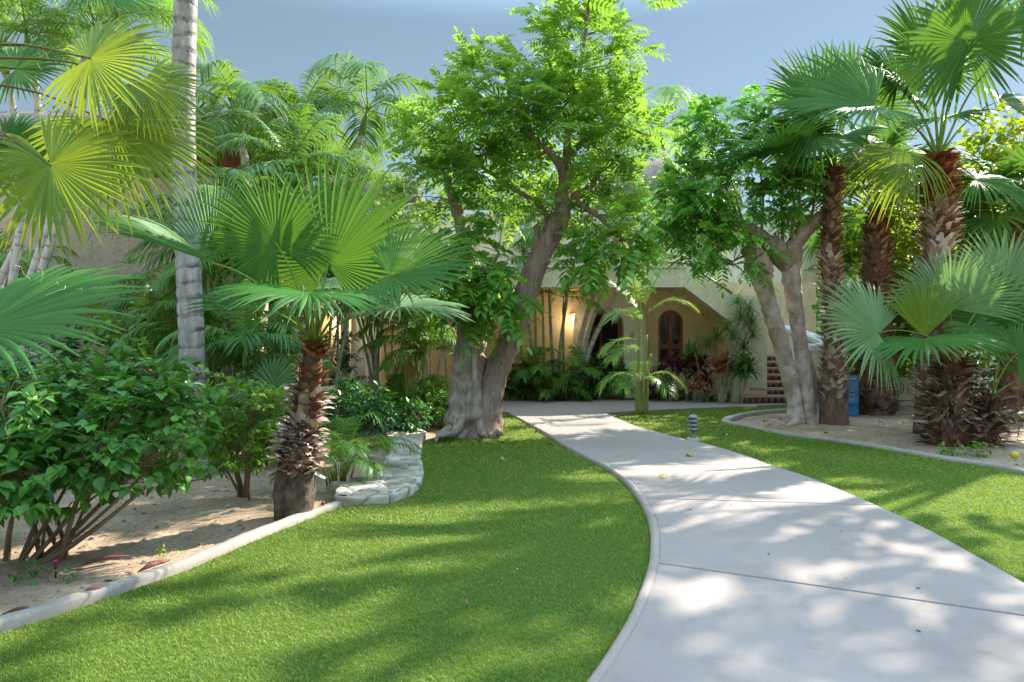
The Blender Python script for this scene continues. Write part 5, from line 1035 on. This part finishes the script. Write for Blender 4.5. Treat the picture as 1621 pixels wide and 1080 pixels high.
# small pale areca on the right lawn
ba = G(1016, 656); ya = ba[1]
aa_ = thing('areca_palm', 'small pale green palm standing alone on the lawn by the path', 'palm', ba)
for (x0, y0, x1_, y1_, r_) in ((1012, 657, 1014, 500, .05), (1020, 657, 1024, 530, .035), (1008, 657, 1012, 580, .03), (1024, 656, 1030, 560, .03)):
    P = spline([W(x0, y0+2, ya), W((x0+x1_)/2-2, (y0+y1_)/2, ya), W(x1_, y1_, ya)], 14); V, Fs, tt = tube(P, np.linspace(r_*1.2, r_*.7, 14), 9); mb = MB(); mb.add(V, Fs, .5, tt); mb.build('cane', M['caneg'], aa_)
def fr(px, py, d, L, droop=1.0, ll=.38, m='arecap', lw=.0065, roll=0., n=46):
    mb = MB(); feather(mb, W(px, py, ya), d, L, droop, n, ll, lw, vee=.3, hang=.5, start=.15, rr=.014, roll=roll); mb.build('frond', [M[m], M['rachis']], aa_)
for a_ in ((1014, 500, (-.25, -.3, 1), 1.9, .5), (1016, 500, (.35, 0, 1), 1.7, .8), (1014, 495, (.1, .3, 1), 1.9, .5), (1014, 510, (.8, -.1, .95), 1.4, 1.5), (1014, 515, (-.5, -.4, .7), 1.1, 1.7), (1012, 540, (-.9, -.2, .25), .9, 1.6), (1014, 500, (-.5, .3, .9), 1.5, 1.0),
           (1010, 600, (-.9, -.2, .5), 1.0, 2.0), (1018, 600, (.8, -.2, .5), 1.0, 2.0), (1012, 600, (-.5, -.7, .5), .9, 2.0), (1020, 605, (.4, -.8, .5), .9, 2.0), (1012, 600, (.1, .6, .8), .9, 1.5), (1012, 560, (-.6, -.5, .5), 1.0, 1.9)): fr(*a_)
# small areca by the stone wall
bw = G(548, 766, -.15)
sa = thing('areca_palm', 'small golden-stemmed palm next to the low stone wall', 'palm', A(-1.9, 7.6, gz(-1.9, 7.6)))
b0 = A(-1.93, 7.6, gz(-1.93, 7.6)); mb = MB()
for k in range(22):
    a = U(0, 6.28); q = b0+A(math.cos(a)*U(0, .13), math.sin(a)*U(0, .1), -.02); V, Fs, tt = tube([q, q+A(math.cos(a)*.03, math.sin(a)*.03, .2), q+A(math.cos(a)*.08, math.sin(a)*.08, U(.25, .4))], [.011, .009, .005], 6); mb.add(V, Fs, .5, tt)
mb.build('stems', surf('orange_stem', [(.3, (.24, .16, .02)), (.7, (.42, .26, .04))], ns=5, bst=.1), sa)
for k in range(20):
    a = k*2.4; el = R(U(40, 82)); d = A(math.cos(a)*math.cos(el), math.sin(a)*math.cos(el), math.sin(el)); mb = MB(); feather(mb, b0+A(math.cos(a)*.06, math.sin(a)*.06, .2), d, U(.65, 1.05), 1.35, 40, .25, .0055, vee=.25, hang=.6, start=.25, rr=.005); mb.build('frond', [M['areca' if k % 3 else 'arecap'], M['rachis']], sa)

# ------------------------------------------------------------------ shrubs, left side
bb = A(-3.45, 4.95, -.05); fb = bush('big broad-leaved bush at the near left corner of the bed', bb, [(-3.55, 4.9, .98, .75, .6, .42, 1.3), (-2.8, 5.0, .82, .55, .55, .42, 1), (-4.3, 5.0, .95, .6, .6, .45, .8), (-3.1, 5.4, 1.12, .75, .5, .32, .8), (-3.4, 4.6, .66, .6, .4, .28, .7)], 6200, LEAF_HEART, .088, 'bush', stems=7, sr=.018, stemm='twig', clump=7, stemspread=.22)
mb = MB()
for k, (x0, tx) in enumerate(((-.1, .55), (-.05, .75), (0, .95), (.05, 1.1), (-.12, .35), (-.35, -.35), (-.5, -.6), (-.2, .1), (.08, 1.25))):
    q = bb+A(x0, U(-.15, .1), -.02); V, Fs, tt = tube(spline([q, q+A(tx*.35, 0, .3), q+A(tx*.75, U(-.1, .2), .75)], 12), np.linspace(.024, .010, 12)*U(.7, 1.1), 8, .1, 20); mb.add(V, Fs, .5, tt)
mb.build('main_stems', M['twig'], fb)
b6 = G(387, 786, -.05); bush('light green open bush left of the shaggy fan palm', b6, [E(375, 640, 6.8, 80, 46, .5, 1), E(335, 680, 6.8, 55, 42, .45, .8), E(430, 655, 6.9, 45, 42, .4, .7), E(390, 710, 6.7, 70, 36, .4, .6)], 2600, LEAF_OV, .07, 'bushl', stems=7, sr=.02, clump=7, stemspread=.06)
GS = 'shrubs along the back of the left bed'
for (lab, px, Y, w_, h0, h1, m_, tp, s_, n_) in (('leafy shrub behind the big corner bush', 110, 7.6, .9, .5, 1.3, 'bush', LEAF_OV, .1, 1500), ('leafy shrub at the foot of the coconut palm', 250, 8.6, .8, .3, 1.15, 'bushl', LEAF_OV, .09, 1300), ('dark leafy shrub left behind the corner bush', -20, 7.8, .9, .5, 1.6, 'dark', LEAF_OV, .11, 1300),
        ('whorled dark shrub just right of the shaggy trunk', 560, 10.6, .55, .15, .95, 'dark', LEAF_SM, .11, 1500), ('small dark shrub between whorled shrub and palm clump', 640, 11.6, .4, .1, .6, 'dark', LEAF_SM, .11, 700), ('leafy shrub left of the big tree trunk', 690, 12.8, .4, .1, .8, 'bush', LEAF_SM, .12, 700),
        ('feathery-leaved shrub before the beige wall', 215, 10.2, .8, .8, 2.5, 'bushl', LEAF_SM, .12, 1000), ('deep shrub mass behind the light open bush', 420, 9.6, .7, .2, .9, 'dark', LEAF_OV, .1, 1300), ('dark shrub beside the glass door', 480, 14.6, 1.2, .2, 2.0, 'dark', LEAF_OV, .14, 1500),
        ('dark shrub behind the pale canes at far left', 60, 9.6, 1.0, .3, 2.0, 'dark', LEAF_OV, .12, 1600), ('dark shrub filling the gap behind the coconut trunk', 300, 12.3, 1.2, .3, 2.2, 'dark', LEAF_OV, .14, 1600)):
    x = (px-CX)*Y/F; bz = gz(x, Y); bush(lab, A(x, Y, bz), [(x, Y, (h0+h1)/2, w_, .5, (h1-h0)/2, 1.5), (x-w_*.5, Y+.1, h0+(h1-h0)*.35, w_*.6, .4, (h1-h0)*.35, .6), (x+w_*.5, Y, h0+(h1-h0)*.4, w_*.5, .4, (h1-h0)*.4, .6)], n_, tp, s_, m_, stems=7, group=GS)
FLo = G(430, 700)
yf_ = 8.3; lf = thing('fan_palm', 'stemless blue-green fan palm seedling left of the shaggy trunk', 'palm', A((440-CX)*yf_/F, yf_, -.05))
for hb, tp_, nr in (((445, 630), (430, 565), (.2, -1, .2)), ((430, 610), (480, 575), (-.1, -1, .3)), ((455, 620), (415, 590), (.1, -1, .4))): FL(lf, A((440-CX)*yf_/F, yf_, 0), (*hb, yf_), (*tp_, yf_), nr, spread=120, cup=.2, mat_='fanblue', n=26, petr=.009, threads=0)

# ------------------------------------------------------------------ plants under the stairs
def rosette(mb, c, n, L, tpl, rnd0, m=0, emin=-10, emax=80):
    a = np.arange(n)*2.4+U(0, 6); el = np.radians(np.linspace(emax, emin, n)); d = np.stack([np.cos(a)*np.cos(el), np.sin(a)*np.cos(el), np.sin(el)], -1)
    scatter(mb, tpl, np.tile(c, (n, 1)), d, np.tile(A(0, 0, 1), (n, 1))+d*.3, L*U(.8, 1.15, n), np.clip(rnd0+rng.normal(0, .15, n), 0, 1), m)
def tuft_plant(label, px, Y, heads, tpl, L, m, n=26, name='dracaena', cat='plant', sr=.015, group=None, emin=-25):
    b0 = A((px-CX)*Y/F, Y, -.03); t_ = thing(name, label, cat, b0, group); ms = MB(); ml = MB()
    for (hx, hy, dy) in heads:
        h_ = W(hx, hy, Y+dy); V, Fs, tt = tube(spline([b0+A(U(-.08, .08), 0, 0), (b0*.5+h_*.5)+A(U(-.06, .06), 0, .05), h_], 10), np.linspace(sr, sr*.7, 10), 6); ms.add(V, Fs, .5, tt); rosette(ml, h_, n, L, tpl, U(.2, .8), emin=emin)
    ms.build('stems', M['cane'], t_); ml.build('leaves', M[m], t_); return t_
GP = 'potted-style plants under the stair flight'
tuft_plant('spiky dracaena with many tufts in front of the stair wall', 1140, 17.3, [(1172, 505, 0), (1186, 490, .1), (1192, 532, -.1), (1178, 552, 0), (1168, 478, .1), (1150, 520, .1), (1190, 512, .1), (1160, 535, -.1)], LEAF_STRAP, .36, 'drac', 30)
tuft_plant('spiky green dracaena in front of the stair soffit', 1115, 17.7, [(1135, 535, 0), (1120, 548, .1), (1150, 570, -.1), (1100, 555, 0)], LEAF_STRAP, .36, 'drac', 30)
tuft_plant('purple-leaved cordyline below the arched window', 1062, 17.9, [(1062, 575, 0), (1050, 590, .1), (1075, 585, 0), (1056, 605, -.1), (1040, 610, .1)], LEAF_CORD, .36, 'cord', 26, 'cordyline')
tuft_plant('pink-edged cordyline between purple cordyline and coral plant', 1100, 17.9, [(1112, 575, 0), (1100, 590, .1), (1118, 600, -.1), (1092, 572, .1)], LEAF_CORD, .34, 'cord', 26, 'cordyline')
tuft_plant('coral-leaved plant nearest to the stair wall', 1140, 17.4, [(1132, 578, 0), (1147, 572, -.1), (1140, 588, -.1), (1155, 585, 0)], LEAF_OV, .24, 'brom', 20, 'croton')
tuft_plant('low coral-leaved croton behind the cordylines', 1105, 17.6, [(1105, 600, 0), (1112, 612, -.1), (1096, 615, -.1)], LEAF_OV, .2, 'brom', 18, 'croton')
tuft_plant('green spiky plant beside the arched window', 1085, 18.1, [(1090, 560, 0), (1085, 580, 0), (1098, 570, 0)], LEAF_STRAP, .42, 'drac', 30)
tuft_plant('broad green-leaved plant right of the coral-leaved plant', 1175, 17.25, [(1178, 575, 0), (1172, 590, 0), (1185, 585, 0)], LEAF_CORD, .4, 'drac', 22, 'dracaena')
bush('low dark green ground plant at the path below the window', A(4.55, 18.35, 0), [(4.6, 18.4, .18, .55, .2, .16, 1), (5.3, 18.0, .16, .4, .2, .14, .7)], 420, LEAF_OV, .13, 'bush', stems=4)
bush('small reddish croton right of the pale lawn palm', A(3.95, 18.6, 0), [(3.9, 18.6, .45, .16, .15, .35, 1)], 160, LEAF_CORD, .28, 'cord', stems=4)

# ------------------------------------------------------------------ trees and shrubs, right background
def broad_tree(label, base, limbs_, ells, n, tpl, size, m, per=9, barkm='barkd', name='broadleaf_tree', group=None, cat='tree'):
    t_ = thing(name, label, cat, base, group); lb = []
    for l in limbs_:
        o_, q = limb(t_, l, 20, 10, 0, 0, .08, barkm, 'trunk' if l is limbs_[0] else 'limb'); lb.append(q[5:])
    nc = n//per; C, D = ell_points(ells, nc); mb = MB(); twigs(mb, C[::2], lb, .012, 1, 4); c = np.repeat(C, per, 0); N = len(c); d = nrm(rdir(N, -.7, .7)+np.repeat(D, per, 0)*.5)
    scatter(mb, tpl, c+d*U(.03, .3, N)[:, None], nrm(d+A(0, 0, -.35)), nrm(A(0, 0, 1)*.7+rng.normal(0, .55, (N, 3))), size*U(.6, 1.2, N), np.clip(np.repeat(U(.1, .8, nc), per)+rng.normal(0, .15, N), 0, 1)); mb.build('crown', [M[m], M['twig']], t_); return t_
bg_ = A(10.6, 15.9, -.05)
broad_tree('sunlit yellow-green round-leaved tree at the right behind the tallest palm', bg_, [[(bg_, .14), (bg_+A(-.2, 0, 1.2), .11), (bg_+A(-.5, .2, 2.6), .07), (bg_+A(-.2, .2, 4.2), .03)], [(bg_+A(-.2, 0, 1.2), .08), (bg_+A(-1.2, .2, 2.2), .05), (bg_+A(-2.2, .3, 3.4), .02)], [(bg_+A(-.3, 0, 2.), .06), (bg_+A(.8, 0, 3.4), .04), (bg_+A(1.6, 0, 4.6), .02)]],
           [E(1560, 330, 15.9, 90, 110, 1.0, 1.5), E(1450, 400, 16.4, 70, 110, .9, 1.1), E(1600, 450, 15.6, 70, 70, .9, .8), E(1600, 220, 16, 60, 50, .8, .35), E(1400, 470, 17, 50, 60, .8, .5)], 7000, LEAF_ROUND, .14, 'grape')
bg2 = A(9.0, 17.0, -.05)
broad_tree('dark slanting tree behind the young two-headed palm', bg2, [[(bg2+A(.4, 0, 0), .13), (bg2+A(.1, 0, .8), .1), (bg2+A(-.3, .1, 2), .07)], [(bg2+A(.3, 0, .3), .07), (bg2+A(.6, 0, 1.6), .04)]], [E(1400, 560, 17.2, 45, 40, .6, .6), E(1470, 520, 17.2, 60, 60, .7, 1), E(1350, 500, 17.6, 40, 60, .6, .7)], 2200, LEAF_ROUND, .15, 'bushl')
for lab, cx_, cy_, cz_, rx_, rz_, n_, m_, tp, s_ in (('dense tree mass behind the pollarded tree', 8.2, 20.8, 2.4, 1.5, 2.2, 2600, 'treed', LEAF_OV, .19), ('green tree filling the far right corner', 15.5, 19.5, 3.4, 3.0, 3.2, 4200, 'grape', LEAF_ROUND, .2), ('tall backlit tree top behind the fan palm crowns', 11.2, 19.6, 5.2, 2.4, 1.7, 3200, 'grape', LEAF_ROUND, .19),
        ('leafy tree behind the villa roof, left of the far palm', 1.2, 22.0, 6.0, 1.6, 1.6, 2200, 'tree', LEAF_OV, .2), ('bright tree behind the villa parapet, at the big tree crown', -1.4, 21.6, 5.6, 1.5, 1.6, 2000, 'bushl', LEAF_OV, .2)):
    b_ = A(cx_, cy_, -.05); broad_tree(lab, b_, [[(b_, .16), (b_+A(.1, 0, cz_*.5), .12), (b_+A(0, 0, cz_), .06)]], [(cx_, cy_, cz_, rx_, 1.0, rz_, 1), (cx_-rx_*.5, cy_, cz_-rz_*.4, rx_*.6, .8, rz_*.5, .5), (cx_+rx_*.5, cy_, cz_+rz_*.3, rx_*.6, .8, rz_*.5, .5)], n_, tp, s_, m_)
GBR = 'shrubs behind the right bed'
for lab, px, Y, w_, h1, m_ in (('yellow-green shrub just right of the blue drum', 1362, 17.0, .35, 1.2, 'grape'), ('shrub at the low garden wall behind the stout palm', 1430, 18.4, .9, 1.7, 'bushl'), ('dark shrub at the right edge behind the two-headed palm', 1560, 16.2, 1.0, 1.4, 'dark'), ('shrub at the far right by the brown trunk', 1640, 15.6, 1.0, 1.8, 'bushl')):
    x = (px-CX)*Y/F; bush(lab, A(x, Y, -.05), [(x, Y, h1*.55, w_, .5, h1*.5, 1)], 1100, LEAF_OV, .13, m_, stems=6, group=GBR)
bush('small green weeds at the foot of the two-headed palm', G(1520, 712, -.03), [(*G(1505, 712, .05), .22, .12, .06, 1), (*G(1550, 712, .06), .2, .12, .07, 1)], 150, LEAF_OV, .07, 'bushl', stems=6, sr=.003, clump=5, name='weed', cat='weed')
bush('sprawling blue-green twig plant at the right edge of the bed', G(1610, 690, -.03), [(*W(1600, 655, 11.3), .5, .3, .1, 1), (*W(1590, 560, 10.8), .3, .2, .15, .5)], 110, LEAF_ROUND, .09, 'fanblue', stems=6, sr=.006, clump=4, name='weed', cat='weed')
bush('tiny weed sprig in the sand of the left bed', G(265, 870, -.04), [(*G(268, 870, .02), .07, .05, .03, 1)], 26, LEAF_OV, .035, 'bushl', stems=3, sr=.002, clump=4, name='weed', cat='weed')
bush('low green weeds under the corner bush', G(50, 900, -.04), [(*G(45, 905, .03), .3, .1, .05, 1)], 60, LEAF_OV, .045, 'bush', stems=3, sr=.002, clump=4, name='weed', cat='weed')
# trees beyond the right edge that shade path and lawn
bo = A(12.6, 10.8, -.05); broad_tree('leafy tree past the right edge that shades the near path', bo, [[(bo, .2), (bo+A(-.2, 0, 3), .15), (bo+A(-.9, .1, 7.6), .07)], [(bo+A(-.3, 0, 4.5), .08), (bo+A(.6, 0, 7), .04)]], [(11.3, 11.0, 8.1, 1.9, 1.6, 1.3, 1.4), (12.8, 10.6, 7.6, 1.3, 1.4, 1.2, .8), (10.6, 11.9, 7.2, 1.0, .9, .8, .4)], 1500, LEAF_ROUND, .22, 'tree')
bo = A(11.6, 13.2, -.05); broad_tree('high-crowned leafy tree past the right edge that shades the left lawn', bo, [[(bo, .2), (bo+A(-.2, 0, 4), .15), (bo+A(-2.6, -.6, 9.2), .07)], [(bo+A(-.6, -.1, 5.5), .08), (bo+A(-.2, .4, 9), .04)]], [(8.9, 12.6, 9.7, 1.9, 1.4, 1.1, 1.4), (11.0, 13.4, 9.6, 1.5, 1.3, 1.1, .8)], 520, LEAF_ROUND, .26, 'tree')

# ------------------------------------------------------------------ small things on the ground
def litter(label, spots, group, m='dry', size=.07, tpl=LEAF_OV, name='fallen_leaf', z=.03, cat='leaf'):
    for k, (px, py) in enumerate(spots):
        p = G(px, py, z); mb = MB(); a = U(0, 6.28); tp = (tpl[0]*A(1, 1.2, 1)+np.c_[0*tpl[0][:, :2], .25*np.abs(tpl[0][:, 1])+.1*np.sin(tpl[0][:, 0]*5)], tpl[1])
        s = size*U(.7, 1.2)*(2.2 if py < 700 else (1.15 if py < 800 else .7))
        scatter(mb, tp, p[None], A(math.cos(a), math.sin(a), U(-.05, .2))[None], A(U(-.3, .3), U(-.3, .3), 1)[None], A(s), A(U())); tag(mb.build(name, M[m], org=p), label, cat, group)
litter('small dry brown leaf on the left lawn', [(733, 731), (792, 700), (800, 672), (790, 726), (858, 721), (895, 721), (905, 745), (750, 690), (868, 703), (735, 950), (512, 935), (640, 886), (820, 700), (855, 683)], 'dry leaves on the left lawn', z=.03)
litter('small dry brown leaf on the right lawn', [(1073, 692), (1196, 721), (1167, 715), (1310, 735), (1150, 690), (1100, 690)], 'dry leaves on the right lawn')
litter('dry leaf on the sandy right bed', [(1215, 668), (1225, 673), (1244, 676), (1230, 665), (1390, 668), (1420, 672), (1310, 686)], 'dry leaves on the right bed', z=-.02, m='dry', size=.06)
litter('curled yellow leaf on the path beside the garden lamp', [(1095, 722)], 'yellow leaves on the path', 'dryy', .12, z=.065)
litter('thin yellow-brown leaf on the path nearer the camera', [(1058, 754)], 'yellow leaves on the path', 'dryy', .14, LEAF_CORD, z=.065)
def husk(label, a, b_, w):
    pa, pb = G(*a, .0), G(*b_, .0); P = spline([pa, (pa+pb)/2+A(0, 0, .02), pb], 10); V, Fs, t = tube(P, w*np.sin(np.linspace(.15, 3., 10)), 8, .2, 20, sq=.5); mb = MB(); mb.add(V, Fs); tag(mb.build('palm_husk', M['husk'], org=pa), label, 'husk', 'dark husks on the left bed')
husk('purple-brown husk lying on the sand near the kerb', (218, 906), (268, 888), .03)
husk('broad dark husk piece beside the kerb, nearest the camera', (120, 948), (172, 932), .05)
husk('long thin brown husk at the bottom left edge', (0, 974), (60, 964), .02)
husk('brown half-buried branch near the corner bush', (125, 895), (205, 880), .025)
def sprinkler(label, px, py, h):
    p = G(px, py, -.03); t_ = thing('sprinkler_stake', label, 'sprinkler', p, 'sprinkler stakes'); mb = MB(); mb.add(*tube([p, p+A(0, 0, h)], .006, 6)[:2]); mb.build('stake', M['black'], t_); mb = MB(); mb.add(*tube([p+A(0, 0, h), p+A(0, 0, h+.022)], .012, 8)[:2]); mb.build('nozzle', M['red'], t_)
sprinkler('red-tipped sprinkler stake under the corner bush', 88, 915, .1); sprinkler('red-tipped sprinkler stake by the light open bush', 394, 792, .07); sprinkler('red-tipped sprinkler stake between shaggy palm and kerb', 512, 812, .08)
def rock(label, c, s, m='stone'):
    n = 12; V = []; F = []
    th = np.linspace(0, np.pi, 8); ph = np.arange(n)*2*np.pi/n; V = np.array([[(math.sin(a)*math.cos(b_), math.sin(a)*math.sin(b_), math.cos(a)) for b_ in ph] for a in th]).reshape(-1, 3)
    V = V*(1+.28*noise(V*1.4+c, 1.3))[:, None]*np.asarray(s)+c; i = np.arange(7)[:, None]*n; j = np.arange(n)[None]; k = (j+1) % n
    mb = MB(); mb.add(V, np.stack([i+j, i+j+n, i+k+n, i+k], -1).reshape(-1, 4), .5, 1., smooth=False); tag(mb.build('rock', M[m], org=c), label, 'rock')
rock('pale stone at the foot of the small golden-stemmed palm', A(-1.85, 7.2, gz(-1.85, 7.2)+.05), (.11, .08, .07))
rock('pale stone behind the low wall near the shrubs', G(653, 668, .0), (.18, .12, .1))
rock('small clod of earth in the left bed', G(360, 802, -.03), (.03, .02, .02))
fp_ = G(1606, 724, .0)+A(0, 0, .03); mb = MB(); lathe(mb, fp_, [(.001, -.05), (.03, -.04), (.05, 0), (.042, .035), (.02, .05), (.001, .052)], 16, sx=1.25); tag(mb.build('mango', M['fruit'], org=fp_), 'yellow mango lying on the sandy right bed', 'fruit')
